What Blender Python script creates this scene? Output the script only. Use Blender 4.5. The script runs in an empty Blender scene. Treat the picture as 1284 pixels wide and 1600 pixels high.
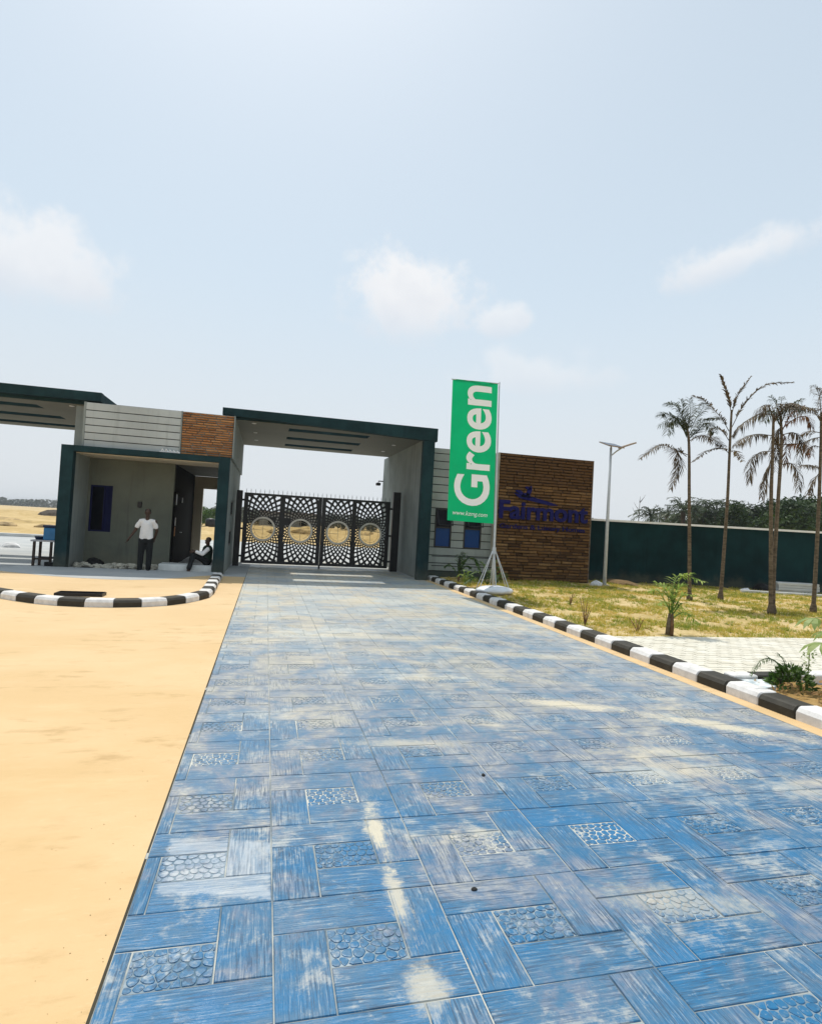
import bpy, bmesh, math, random
from mathutils import Vector, Matrix, noise as mnoise

random.seed(11)
R_ = random.Random(5)
scene = bpy.context.scene
COL = scene.collection

# ------------------------------------------------------------------ camera
YAW, PITCH, ROLL, CAM_H, FPX = 0.245, 0.025, 0.057, 1.7, 900.0
cy, sy, cp, sp = math.cos(YAW), math.sin(YAW), math.cos(PITCH), math.sin(PITCH)
FWD = Vector((sy * cp, cy * cp, sp))
RT0 = Vector((cy, -sy, 0))
UP0 = RT0.cross(FWD)
cr, sr = math.cos(ROLL), math.sin(ROLL)
RT = cr * RT0 + sr * UP0
UP = -sr * RT0 + cr * UP0
cam = bpy.data.cameras.new('camera')
cam_ob = bpy.data.objects.new('camera', cam)
COL.objects.link(cam_ob)
cam.sensor_fit = 'HORIZONTAL'
cam.sensor_width = 36.0
cam.lens = FPX / 1284 * 36.0
cam.clip_start, cam.clip_end = 0.05, 6000
B = -FWD
cam_ob.matrix_world = Matrix(((RT.x, UP.x, B.x, 0), (RT.y, UP.y, B.y, 0), (RT.z, UP.z, B.z, CAM_H), (0, 0, 0, 1)))
scene.camera = cam_ob


def seen(p, m=30):
    d = Vector(p) - Vector((0, 0, CAM_H))
    z = d.dot(FWD)
    if z < 0.2:
        return False
    x, y = 642 + FPX * d.dot(RT) / z, 800 - FPX * d.dot(UP) / z
    return -m < x < 1284 + m and -m < y < 1600 + m


# ------------------------------------------------------------------ world, sun, exposure
SUN = Vector((-0.3, 2.4, 4.7)).normalized()
SUN_EL = math.asin(SUN.z)
SUN_AZ = math.atan2(SUN.x, SUN.y)
world = bpy.data.worlds.new('World')
scene.world = world
world.use_nodes = True
nt = world.node_tree
nt.nodes.clear()


def wn(t, **k):
    n = nt.nodes.new(t)
    for a, b in k.items():
        setattr(n, a, b)
    return n


def wmath(op, a, b=None, clamp=False):
    n = wn('ShaderNodeMath', operation=op, use_clamp=clamp)
    for i, v in enumerate((a, b)):
        if v is None:
            continue
        if isinstance(v, (int, float)):
            n.inputs[i].default_value = v
        else:
            nt.links.new(v, n.inputs[i])
    return n.outputs[0]


def wdot(v, vec):
    n = wn('ShaderNodeVectorMath', operation='DOT_PRODUCT')
    nt.links.new(v, n.inputs[0])
    n.inputs[1].default_value = vec
    return n.outputs['Value']


def wmix(f, a, b):
    n = wn('ShaderNodeMix', data_type='RGBA')
    for s, v in ((n.inputs[0], f), (n.inputs[6], a), (n.inputs[7], b)):
        if isinstance(v, (int, float)):
            s.default_value = v
        elif isinstance(v, tuple):
            s.default_value = (*v, 1)
        else:
            nt.links.new(v, s)
    return n.outputs[2]


sky = wn('ShaderNodeTexSky', sky_type='NISHITA')
sky.sun_disc = False
sky.sun_elevation, sky.sun_rotation = SUN_EL, SUN_AZ
sky.altitude, sky.air_density, sky.dust_density, sky.ozone_density = 0, 1.0, 3.0, 1.5
tc = wn('ShaderNodeTexCoord')
DIR = tc.outputs['Generated']
sep = wn('ShaderNodeSeparateXYZ')
nt.links.new(DIR, sep.inputs[0])
el = sep.outputs['Z']
# milky tropical haze: dense at the horizon, thinner overhead
hz = wn('ShaderNodeMapRange', interpolation_type='SMOOTHSTEP')
nt.links.new(el, hz.inputs[0])
hz.inputs[1].default_value, hz.inputs[2].default_value = 0.0, 0.75
hz.inputs[3].default_value, hz.inputs[4].default_value = 0.93, 0.70
c_sky = wmix(hz.outputs[0], sky.outputs[0], (7.2, 8.5, 9.55))
lowhz = wn('ShaderNodeMapRange', interpolation_type='SMOOTHSTEP')
nt.links.new(el, lowhz.inputs[0])
lowhz.inputs[1].default_value, lowhz.inputs[2].default_value = 0.02, 0.42
lowhz.inputs[3].default_value, lowhz.inputs[4].default_value = 0.85, 0.0
c_sky = wmix(lowhz.outputs[0], c_sky, (7.65, 7.95, 8.2))
cn = wn('ShaderNodeTexNoise')
nt.links.new(DIR, cn.inputs['Vector'])
cn.inputs['Scale'].default_value, cn.inputs['Detail'].default_value, cn.inputs['Roughness'].default_value = 13.0, 9.0, 0.6
cn2 = wn('ShaderNodeTexNoise')
nt.links.new(DIR, cn2.inputs['Vector'])
cn2.inputs['Scale'].default_value, cn2.inputs['Detail'].default_value = 2.2, 4.0


def cloud(c, az_deg, el_deg, w, h, tilt=0.0, dens=1.0):
    az, e = math.radians(az_deg), math.radians(el_deg)
    f = Vector((math.sin(az) * math.cos(e), math.cos(az) * math.cos(e), math.sin(e)))
    r = Vector((math.cos(az), -math.sin(az), 0))
    u = r.cross(f)
    r, u = r * math.cos(tilt) + u * math.sin(tilt), u * math.cos(tilt) - r * math.sin(tilt)
    x = wmath('DIVIDE', wdot(DIR, r), w)
    y = wmath('DIVIDE', wdot(DIR, u), h)
    yn = wmath('MULTIPLY', wmath('MINIMUM', y, 0.0), 1.5)      # flatter base
    yp = wmath('MAXIMUM', y, 0.0)
    yy = wmath('ADD', yn, yp)
    rr = wmath('SQRT', wmath('ADD', wmath('MULTIPLY', x, x), wmath('MULTIPLY', yy, yy)))
    rr = wmath('ADD', rr, wmath('MULTIPLY', wmath('SUBTRACT', cn.outputs[0], 0.5), 2.3))
    mr = wn('ShaderNodeMapRange', interpolation_type='SMOOTHSTEP')
    nt.links.new(rr, mr.inputs[0])
    mr.inputs[1].default_value, mr.inputs[2].default_value = 1.08, 0.42
    mr.inputs[3].default_value, mr.inputs[4].default_value = 0.0, dens
    up = wn('ShaderNodeMapRange')
    nt.links.new(wmath('ADD', y, wmath('MULTIPLY', wmath('SUBTRACT', cn.outputs[0], 0.5), 2.0)), up.inputs[0])
    up.inputs[1].default_value, up.inputs[2].default_value = -0.9, 0.5
    lit = wmix(up.outputs[0], (7.6, 7.8, 8.35), (9.7, 9.6, 9.6))
    ft = wn('ShaderNodeMapRange', interpolation_type='SMOOTHSTEP')
    nt.links.new(wmath('ADD', y, wmath('MULTIPLY', wmath('SUBTRACT', cn2.outputs[0], 0.5), 1.2)), ft.inputs[0])
    ft.inputs[1].default_value, ft.inputs[2].default_value = -0.85, 0.15
    ft.inputs[3].default_value, ft.inputs[4].default_value = 0.25, 1.0
    return wmix(wmath('MULTIPLY', mr.outputs[0], ft.outputs[0]), c, lit)


for a in ((12.3, 20.9, 0.115, 0.100, -0.05, .80), (22.0, 19.7, 0.05, 0.035, 0.1, .55), (43.0, 23.6, 0.105, 0.042, 0.22, .65),
          (-20.8, 18.9, 0.130, 0.080, 0.0, .66), (25, 15, 0.14, 0.05, 0, .35), (-60, 25, .2, .07, 0, .7), (95, 22, .2, .08, 0, .7),
          (160, 28, .3, .1, 0, .7), (-130, 24, .25, .08, 0, .7)):
    c_sky = cloud(c_sky, *a)
bg = wn('ShaderNodeBackground')
bg.inputs['Strength'].default_value = 0.1
nt.links.new(c_sky, bg.inputs['Color'])
wo = wn('ShaderNodeOutputWorld')
nt.links.new(bg.outputs[0], wo.inputs[0])

sl = bpy.data.lights.new('sun', 'SUN')
sl.energy, sl.angle, sl.color = 3.4, math.radians(0.55), (1.0, 0.95, 0.86)
so = bpy.data.objects.new('sun', sl)
so.rotation_euler = SUN.to_track_quat('Z', 'Y').to_euler()
so.location = (0, 30, 60)
COL.objects.link(so)
vs = scene.view_settings
vs.view_transform, vs.look, vs.exposure, vs.gamma = 'Standard', 'None', 0.0, 1.0
vs.use_curve_mapping = False
scene.cycles.max_bounces = 8
scene.cycles.sample_clamp_indirect = 8


# ------------------------------------------------------------------ materials
class NB:
    def __init__(s, name):
        s.m = bpy.data.materials.new(name)
        s.m.use_nodes = True
        s.t = s.m.node_tree
        s.b = s.t.nodes['Principled BSDF']
        s.geo = s.n('ShaderNodeNewGeometry')
        s.pos = s.geo.outputs['Position']

    def n(s, t, **k):
        x = s.t.nodes.new(t)
        for a, b in k.items():
            setattr(x, a, b)
        return x

    def put(s, sock, v):
        if isinstance(v, (int, float)):
            sock.default_value = v
        elif isinstance(v, (tuple, list)):
            sock.default_value = (*v, 1) if len(sock.default_value) == 4 else v
        else:
            s.t.links.new(v, sock)

    def noise(s, scale, detail=5, rough=.55, vec=None, stretch=None, dist=0):
        v = vec or s.pos
        if stretch:
            mp = s.n('ShaderNodeMapping')
            s.t.links.new(v, mp.inputs[0])
            mp.inputs['Scale'].default_value = stretch
            v = mp.outputs[0]
        x = s.n('ShaderNodeTexNoise')
        s.t.links.new(v, x.inputs['Vector'])
        x.inputs['Scale'].default_value = scale
        x.inputs['Detail'].default_value = detail
        x.inputs['Roughness'].default_value = rough
        x.inputs['Distortion'].default_value = dist
        return x.outputs[0]

    def math(s, op, a, b=None, clamp=False):
        x = s.n('ShaderNodeMath', operation=op, use_clamp=clamp)
        s.put(x.inputs[0], a)
        if b is not None:
            s.put(x.inputs[1], b)
        return x.outputs[0]

    def rng(s, v, a, b, c=0, d=1, smooth=True):
        x = s.n('ShaderNodeMapRange')
        if smooth:
            x.interpolation_type = 'SMOOTHSTEP'
        s.put(x.inputs[0], v)
        for i, q in enumerate((a, b, c, d)):
            x.inputs[i + 1].default_value = q
        return x.outputs[0]

    def ramp(s, v, stops):
        x = s.n('ShaderNodeValToRGB')
        e = x.color_ramp.elements
        while len(e) < len(stops):
            e.new(0.5)
        for q, (p, c) in zip(e, stops):
            q.position, q.color = p, (*c, 1)
        s.put(x.inputs[0], v)
        return x.outputs[0]

    def mix(s, f, a, b, mode='MIX'):
        x = s.n('ShaderNodeMix', data_type='RGBA', blend_type=mode)
        s.put(x.inputs[0], f)
        s.put(x.inputs[6], a)
        s.put(x.inputs[7], b)
        return x.outputs[2]

    def bump(s, h, strength=.3, dist=.01, prev=None):
        x = s.n('ShaderNodeBump')
        x.inputs['Strength'].default_value = strength
        x.inputs['Distance'].default_value = dist
        s.put(x.inputs['Height'], h)
        if prev is not None:
            s.t.links.new(prev, x.inputs['Normal'])
        return x.outputs[0]

    def rand(s):
        return s.n('ShaderNodeObjectInfo').outputs['Random']

    def xyz(s):
        x = s.n('ShaderNodeSeparateXYZ')
        s.t.links.new(s.pos, x.inputs[0])
        return x.outputs

    def done(s, col=None, rough=.7, spec=.3, metal=0, normal=None):
        if col is not None:
            s.put(s.b.inputs['Base Color'], col)
        s.put(s.b.inputs['Roughness'], rough)
        s.b.inputs['Specular IOR Level'].default_value = spec
        s.b.inputs['Metallic'].default_value = metal
        if normal is not None:
            s.t.links.new(normal, s.b.inputs['Normal'])
        return s.m


def mul(c, k):
    return tuple(min(1, x * k) for x in c)


def mat(name, col, rough=.7, var=.15, vscale=2.5, bump=.2, bscale=60, bdist=.004, spec=.3, metal=0, rnd=0, stretch=None, col2=None, weather=0):
    b = NB(name)
    n = b.noise(vscale, 6, .6, stretch=stretch)
    c = b.mix(b.rng(n, .3, .7), mul(col, 1 - var), mul(col2 or col, 1 + var))
    if weather:
        st = b.noise(1.0, 6, .65, stretch=(5, 5, .35))
        c = b.mix(b.math('MULTIPLY', b.rng(st, .50, .72), weather), c, mul(col, .45))
        zz = b.xyz()[2]
        dust = b.math('MULTIPLY', b.rng(b.math('ADD', zz, b.math('MULTIPLY', b.noise(2.2, 6, .65), -.9)), .12, -.38), weather * .45)
        c = b.mix(dust, c, (.34, .27, .17))
    if rnd:
        c = b.mix(1, c, b.ramp(b.rand(), [(0, (1 - rnd,) * 3), (1, (1, 1, 1))]), 'MULTIPLY')
    nm = b.bump(b.noise(bscale, 4, .6, stretch=stretch), bump, bdist) if bump else None
    return b.done(c, rough, spec, metal, nm)


M = {}
M['teal'] = mat('dark_teal_paint', (.0135, .037, .042), .8, .25, 1.5, .2, 90, spec=.12, weather=.35)
M['wallgreen'] = mat('dark_green_wall_paint', (.0055, .0265, .029), .85, .35, .8, .2, 50, spec=.08, weather=.35)
M['grey'] = mat('grey_render', (.245, .275, .265), .85, .10, 1.2, .2, 120, spec=.15, weather=.35)
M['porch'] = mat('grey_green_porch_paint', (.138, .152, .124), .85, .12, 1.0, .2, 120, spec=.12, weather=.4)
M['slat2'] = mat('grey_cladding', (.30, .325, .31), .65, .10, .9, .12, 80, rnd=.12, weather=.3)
M['slat'] = mat('pale_grey_cladding', (.44, .475, .47), .65, .08, .9, .12, 80, rnd=.10, weather=.3)
M['groove'] = mat('groove_shadow_gap_paint', (.05, .055, .055), .8)
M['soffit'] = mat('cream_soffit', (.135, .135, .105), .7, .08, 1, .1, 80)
M['cream'] = mat('cream_plaster', (.62, .56, .44), .7, .06, 1, .1, 80)
M['white'] = mat('white_paint', (.80, .79, .77), .6, .08, 6, .2, 70)
M['coping'] = mat('white_coping', (.78, .78, .75), .6, .06, 3, .1, 70)
M['black'] = mat('black_metal', (.008, .008, .009), .42, .2, 4, .08, 90, spec=.4)
M['blackdoor'] = mat('black_door_paint', (.004, .004, .004), .8, .2, 4, .08, 90, spec=.1)
M['steel'] = mat('galvanised_steel', (.45, .46, .47), .42, .12, 8, .05, 120, metal=.6)
M['greypole'] = mat('grey_pole_paint', (.50, .53, .55), .45, .08, 8, .05, 120)
M['brass'] = mat('pale_disc_ring', (.55, .52, .46), .4, .12, 9, .1, 120, metal=.3)
M['bluebox'] = mat('blue_plastic', (.01, .16, .36), .4, .1, 5, .05, 80, spec=.45)
M['bluedark'] = mat('dark_blue_plastic', (.006, .02, .06), .45, .1, 5, .05, 80)
M['bluewin'] = mat('blue_window_frame', (.003, .006, .05), .6, .1, 5, .05, 80, spec=.15)
M['navy'] = mat('navy_sign_acrylic', (.004, .005, .085), .5, .1, 5, 0, spec=.15)
M['wood'] = mat('weathered_wood', (.045, .032, .025), .8, .3, 6, .4, 40, stretch=(1, 1, .15))
M['tabletop'] = mat('pale_table_top', (.42, .42, .44), .6, .15, 6, .2, 40)
M['concrete'] = mat('pale_concrete', (.55, .55, .53), .8, .1, 1.2, .3, 60)
M['rock'] = mat('pale_rubble', (.42, .40, .33), .9, .35, 5, .6, 25, .02)
M['rock_w'] = mat('white_rock', (.68, .68, .68), .9, .2, 5, .6, 25, .02)
M['earth'] = mat('brown_sand_heap', (.30, .21, .10), .95, .35, 1.2, .8, 9, .06, col2=(.46, .33, .16))
M['soilmound'] = mat('brown_soil_heap', (.20, .13, .06), .95, .3, 4, .7, 25, .03)
M['plastic_w'] = mat('white_plastic_sheet', (.72, .74, .76), .35, .08, 4, .6, 9, .03, spec=.4)
M['bag'] = mat('black_sacking', (.012, .012, .012), .8, .3, 6, .6, 14, .02)
M['skin'] = mat('dark_skin', (.060, .034, .022), .5, .15, 14, .1, 150)
M['hair'] = mat('black_hair', (.006, .005, .005), .8, .2, 60, .6, 200, .004)
M['shirt'] = mat('white_cotton', (.74, .73, .72), .85, .06, 4, .7, 11, .02)
M['trousers'] = mat('black_trousers', (.010, .012, .013), .85, .2, 6, .6, 14, .015)
M['greencloth'] = mat('dark_green_cloth', (.008, .022, .014), .85, .2, 6, .6, 14, .015)
M['shoe'] = mat('black_shoes', (.01, .01, .01), .5)
M['orangeitem'] = mat('orange_label', (.6, .28, .12), .6)
M['solar'] = mat('solar_panel_face', (.02, .025, .05), .25, .1, 8, 0, spec=.5)
M['lampback'] = mat('brown_lamp_casing', (.32, .25, .19), .45, .1, 8, .05, 90)
M['tank'] = mat('black_water_tank', (.012, .013, .014), .5)
M['farblock'] = mat('far_block_wall', (.20, .20, .19), .85, .2, .5, .2, 10)
M['farroof'] = mat('far_roof_sheet', (.12, .10, .09), .7, .2, .5, .2, 10)
M['trunk'] = mat('palm_trunk', (.125, .095, .062), .9, .45, 7, .6, 30, .01, stretch=(1, 1, 3))
M['bark'] = mat('tree_bark', (.07, .055, .04), .9, .3, 3, .6, 20, .02)
M['drystem'] = mat('dry_stem', (.16, .085, .04), .9, .3, 12, .3, 40)
M['padgrey'] = mat('grey_channel', (.5, .5, .5), .7)


def leafmat(name, a, b, scale=2.5, trans=.25, rough=.55):
    x = NB(name)
    c = x.mix(x.rng(x.noise(scale, 3), .35, .65), a, b)
    x.b.inputs['Subsurface Weight'].default_value = 0
    m = x.done(c, rough, .3)
    tr = x.n('ShaderNodeBsdfTranslucent')
    x.t.links.new(c, tr.inputs[0])
    mx = x.n('ShaderNodeMixShader')
    mx.inputs[0].default_value = trans
    x.t.links.new(x.b.outputs[0], mx.inputs[1])
    x.t.links.new(tr.outputs[0], mx.inputs[2])
    x.t.links.new(mx.outputs[0], x.t.nodes['Material Output'].inputs[0])
    return m


M['frondgreen'] = leafmat('palm_leaf_green', (.030, .048, .018), (.070, .085, .035), 3)
M['frondgrey'] = leafmat('palm_leaf_withered', (.070, .052, .031), (.165, .122, .068), 3)
M['frondbrown'] = leafmat('palm_leaf_dead', (.10, .045, .025), (.24, .12, .06), 4)
M['youngleaf'] = leafmat('young_palm_leaf', (.13, .24, .035), (.36, .45, .10), 5, .4)
M['paleleaf'] = leafmat('pale_palmate_leaf', (.20, .30, .07), (.34, .42, .16), 6, .35)
M['bushleaf'] = leafmat('bush_leaf', (.03, .075, .012), (.09, .16, .03), 8, .3)
M['treeleaf'] = leafmat('tree_leaf', (.010, .030, .006), (.040, .078, .014), .35, .18)
M['oilpalmleaf'] = leafmat('oil_palm_leaf', (.016, .034, .010), (.050, .078, .026), .5, .18)
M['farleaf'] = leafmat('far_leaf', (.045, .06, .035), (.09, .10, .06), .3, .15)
M['grass'] = leafmat('dry_grass', (.50, .42, .06), (.66, .50, .14), .9, .4)
M['grass2'] = leafmat('olive_grass', (.20, .27, .03), (.42, .39, .05), .9, .4)
M['deadleaf'] = leafmat('dead_leaf_litter', (.22, .12, .04), (.45, .27, .10), 7, .2)


def brickmat(name, stops):
    b = NB(name)
    c = b.ramp(b.rand(), stops)
    n = b.noise(18, 6, .65, stretch=(1, 1, 2.5))
    c = b.mix(1, c, b.ramp(n, [(.25, (.45, .45, .45)), (.7, (1.15, 1.1, 1.05))]), 'MULTIPLY')
    return b.done(c, .85, .2, 0, b.bump(b.noise(30, 6, .7), .7, .012))


M['stoneslip'] = brickmat('brown_stone_slip', [(0, (.075, .038, .014)), (.3, (.15, .078, .028)), (.55, (.225, .125, .047)), (.8, (.115, .062, .025)), (1, (.29, .175, .075))])
M['orangeslip'] = brickmat('orange_stone_slip', [(0, (.28, .12, .042)), (.35, (.46, .21, .078)), (.65, (.56, .29, .12)), (1, (.36, .17, .075))])
M['mortar'] = mat('dark_mortar', (.03, .02, .013), .9)


def glass(name, col, rough=.03, trans=0.0, spec=.5):
    b = NB(name)
    b.b.inputs['Transmission Weight'].default_value = trans
    b.b.inputs['IOR'].default_value = 1.05 if trans else 1.5
    return b.done(col, rough, spec)


M['blueglass'] = glass('blue_tinted_window_glass', (.004, .045, .17), .08, spec=.12)
M['darkglass'] = glass('dark_window_glass', (.003, .004, .008), .08, spec=.12)
M['amber'] = glass('amber_tinted_disc', (.74, .71, .62), .06, 1.0)


def sandmat(name, a, b_, scale=.3, c3=None, bump=.4):
    b = NB(name)
    n1 = b.noise(scale, 8, .65)
    n2 = b.noise(scale * 9, 8, .7)
    f = b.math('ADD', b.math('MULTIPLY', n1, .6), b.math('MULTIPLY', n2, .4))
    st = [(.36, a), (.62, b_)]
    if c3:
        st = [(.32, c3), (.44, a), (.62, b_)]
    return b.done(b.ramp(f, st), .95, .15, 0, b.bump(b.noise(scale * 40, 6, .7), bump, .03))


M['ground'] = sandmat('sandy_ground', (.50, .36, .17), (.62, .48, .27), .05, (.30, .25, .12))
M['sand'] = sandmat('yellow_sand', (.44, .31, .13), (.60, .45, .23), .25, (.22, .17, .075))
M['lawnsoil'] = sandmat('lawn_soil', (.46, .34, .14), (.68, .53, .30), 1.3, (.26, .20, .06))
M['planter'] = sandmat('planter_soil', (.42, .26, .09), (.58, .38, .16), 2.2, (.20, .13, .05), .8)


def orange():
    b = NB('orange_coloured_concrete')
    n1, n2 = b.noise(.55, 8, .62, stretch=(.6, 1, 1)), b.noise(7, 8, .7, stretch=(.35, 1, 1))
    c = b.mix(b.rng(n1, .35, .7), (.60, .405, .19), (.69, .485, .265))
    y = b.xyz()[1]
    c = b.mix(b.rng(y, 3, 13, 0, .45), c, (.68, .50, .29))
    st = b.math('MULTIPLY', b.rng(n2, .50, .68), b.rng(b.noise(.8, 6, .62, stretch=(.5, 1, 1)), .44, .60))
    c = b.mix(b.math('MULTIPLY', st, .55), c, (.36, .22, .075))
    n4 = b.noise(30, 8, .75, stretch=(.3, 1, 1))
    c = b.mix(b.math('MULTIPLY', b.rng(n4, .55, .72), .22), c, (.42, .27, .10))
    c = b.mix(b.math('MULTIPLY', b.rng(n4, .45, .30), .18), c, (.82, .66, .42))
    c = b.mix(b.math('MULTIPLY', b.rng(b.noise(1.7, 6, .7, stretch=(.25, 1, 1)), .55, .8), .35), c, (.80, .62, .36))
    nm = b.bump(b.noise(5, 8, .75, stretch=(.4, 1, 1)), .22, .012)
    nm = b.bump(b.noise(140, 4, .7), .25, .002, nm)
    return b.done(c, .68, .3, 0, nm)


M['orange'] = orange()


def greypave():
    b = NB('grey_concrete_paving')
    n = b.noise(.7, 7, .6)
    c = b.mix(b.rng(n, .3, .7), (.36, .38, .385), (.47, .475, .46))
    return b.done(c, .75, .3, 0, b.bump(b.noise(60, 5, .7), .25, .003))


M['greypave'] = greypave()


def pavermat():
    b = NB('pale_pavers')
    n = b.noise(3, 7, .65)
    c = b.mix(b.rng(n, .3, .7), (.60, .56, .46), (.72, .69, .60))
    return b.done(c, .85, .2, 0, b.bump(b.noise(70, 5, .7), .3, .003))


M['paver'] = pavermat()


def blue(kind):
    b = NB('blue_stamped_concrete_' + kind)
    X, Y, Z = b.xyz()[0:3]
    n1 = b.noise(1.15, 5, .62, dist=.8)
    n2 = b.noise(4.2, 10, .72, dist=.4)
    n3 = b.noise(22, 8, .7)
    big, fine = {'along': ((2.6, 18, 1), (5, 105, 1)), 'across': ((18, 2.6, 1), (105, 5, 1)), 'stone': ((5, 7, 1), (30, 34, 1))}[kind]
    g1 = b.noise(1.0, 8, .72, stretch=big, dist=.3)
    g2 = b.noise(1.0, 5, .62, stretch=fine, dist=.5)
    gs = b.math('ADD', b.math('MULTIPLY', g1, .55), b.math('MULTIPLY', g2, .45))
    f = b.math('ADD', b.math('MULTIPLY', n1, .50), b.math('MULTIPLY', n2, .42))
    f = b.math('ADD', f, b.math('MULTIPLY', g1, .08))
    f = b.math('ADD', f, b.math('MULTIPLY', b.math('SUBTRACT', b.rand(), .5), .012))
    f = b.math('ADD', f, b.rng(Y, 1.8, 5.5, -.048, .040, False))
    c = b.ramp(f, [(.40, (.005, .140, .31)), (.445, (.014, .130, .27)), (.485, (.048, .150, .265)), (.52, (.115, .178, .27)), (.555, (.20, .235, .29)), (.61, (.35, .355, .33))])
    # fine wood grain printed by the stamp: dark furrows and scuffed ridges
    grainy = b.rng(b.noise(2.1, 6, .65), .36, .56)
    dk = b.math('MULTIPLY', b.math('MULTIPLY', b.rng(g2, .475, .40), grainy), .80)
    c = b.mix(dk, c, (.025, .065, .12))
    lf = b.math('MULTIPLY', b.math('MULTIPLY', b.rng(g2, .55, .62), grainy), .24)
    c = b.mix(lf, c, (.42, .47, .50))
    n5 = b.noise(2.6, 10, .74, dist=.5)
    n6 = b.noise(9.0, 9, .76, dist=.3)
    bl = b.math('ADD', b.math('MULTIPLY', n5, .50), b.math('ADD', b.math('MULTIPLY', n6, .32), b.math('MULTIPLY', g2, .18)))
    c = b.mix(b.math('MULTIPLY', b.rng(bl, .515, .60), .62), c, (.43, .44, .42))
    c = b.mix(b.math('MULTIPLY', b.rng(bl, .475, .40), .50), c, (.006, .115, .27))
    lt = b.math('MULTIPLY', b.math('MULTIPLY', b.rng(gs, .54, .63), b.rng(n2, .46, .58)), .30)
    c = b.mix(lt, c, (.52, .51, .46))
    g3 = b.noise(1.0, 3, .6, stretch=tuple(q * 1.7 for q in fine), dist=.2)
    c = b.mix(b.math('MULTIPLY', b.math('MULTIPLY', b.rng(g3, .40, .34), b.rng(n2, .42, .56)), .55), c, (.02, .05, .09))
    c = b.mix(b.math('MULTIPLY', b.math('MULTIPLY', b.rng(g3, .60, .66), b.rng(n2, .58, .44)), .28), c, (.46, .49, .48))
    sp = b.math('MULTIPLY', b.rng(n3, .60, .72), b.rng(n2, .45, .6))
    c = b.mix(b.math('MULTIPLY', sp, .55), c, (.55, .54, .48))
    # dust blown over the drive, plus grazing sky sheen painted in, paler towards the gate
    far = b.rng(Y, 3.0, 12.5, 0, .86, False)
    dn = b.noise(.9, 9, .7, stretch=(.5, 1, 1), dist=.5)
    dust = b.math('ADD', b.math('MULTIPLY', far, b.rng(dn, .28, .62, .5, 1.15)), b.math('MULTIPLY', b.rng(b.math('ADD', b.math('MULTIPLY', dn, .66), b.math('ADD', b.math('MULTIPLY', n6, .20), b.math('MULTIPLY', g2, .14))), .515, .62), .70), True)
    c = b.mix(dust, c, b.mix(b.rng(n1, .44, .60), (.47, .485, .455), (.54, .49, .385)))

    # sand trails with shapes of their own
    def blob(c, cx, cy, wx, wy, k, col, rot=0.0, lo=1.15, hi=.25, nz=2.6):
        dx, dy = b.math('SUBTRACT', X, cx), b.math('SUBTRACT', Y, cy)
        co, si = math.cos(rot), math.sin(rot)
        u = b.math('ADD', b.math('MULTIPLY', dx, co / wx), b.math('MULTIPLY', dy, si / wx))
        v = b.math('ADD', b.math('MULTIPLY', dx, -si / wy), b.math('MULTIPLY', dy, co / wy))
        r = b.math('SQRT', b.math('ADD', b.math('MULTIPLY', u, u), b.math('MULTIPLY', v, v)))
        r = b.math('ADD', r, b.math('MULTIPLY', b.math('SUBTRACT', n2, .5), nz))
        r = b.math('ADD', r, b.math('MULTIPLY', b.math('SUBTRACT', g2, .5), 1.6))
        r = b.math('ADD', r, b.math('MULTIPLY', b.math('SUBTRACT', n3, .5), 1.6))
        return b.mix(b.math('MULTIPLY', b.rng(r, lo, hi), k), c, col)
    sandc = (.64, .57, .42)
    for q in ((.70, 3.15, .06, .36, .85), (.69, 2.62, .05, .25, .7), (.68, 2.08, .09, .16, .6), (3.05, 5.25, .16, .62, .85, sandc, 1.15), (4.2, 4.55, .15, .80, .85, sandc, .95),
              (3.3, 4.0, .14, .40, .6, sandc, 1.2), (2.0, 2.35, .14, .40, .45, sandc, 1.3), (1.2, 4.4, .10, .50, .5, sandc, 1.45), (1.7, 8.6, .25, 1.3, .5, sandc, 1.45), (3.6, 7.4, .2, 1.2, .5, sandc, 1.3)):
        q = q if len(q) > 5 else (*q, sandc)
        c = blob(c, *q)
    # pale rectangular scuff left by a dried sheet
    ed = b.math('MULTIPLY', b.math('SUBTRACT', n2, .5), .18)
    uu = b.math('ADD', b.math('SUBTRACT', X, -.12), ed)
    vv = b.math('ADD', b.math('SUBTRACT', b.math('SUBTRACT', Y, 2.93), b.math('MULTIPLY', X, -.25)), ed)
    inr = b.math('MULTIPLY', b.rng(b.math('ABSOLUTE', uu), .26, .23), b.rng(b.math('ABSOLUTE', vv), .25, .22))
    c = b.mix(b.math('MULTIPLY', inr, b.rng(gs, .40, .60, .30, .75)), c, (.46, .50, .53))
    hb = b.math('ADD', b.math('MULTIPLY', g2, .8), b.math('MULTIPLY', g1, .35))
    nm = b.bump(hb, .65 if kind != 'stone' else .25, .006)
    nm = b.bump(n3, .35, .004, nm)
    ro = b.rng(n2, .3, .7, .36, .62)
    return b.done(c, ro, .45, 0, nm)


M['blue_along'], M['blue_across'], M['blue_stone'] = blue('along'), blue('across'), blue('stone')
M['joint'] = mat('dusty_joint', (.10, .16, .21), .9, .2, 1.6, .5, 60, col2=(.50, .49, .43))
M['mortarblue'] = mat('pale_blue_mortar', (.10, .19, .27), .9, .25, 2.5, .5, 70, col2=(.28, .33, .36))
M['edgegroove'] = mat('dark_edge_groove', (.05, .045, .03), .9)


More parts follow.
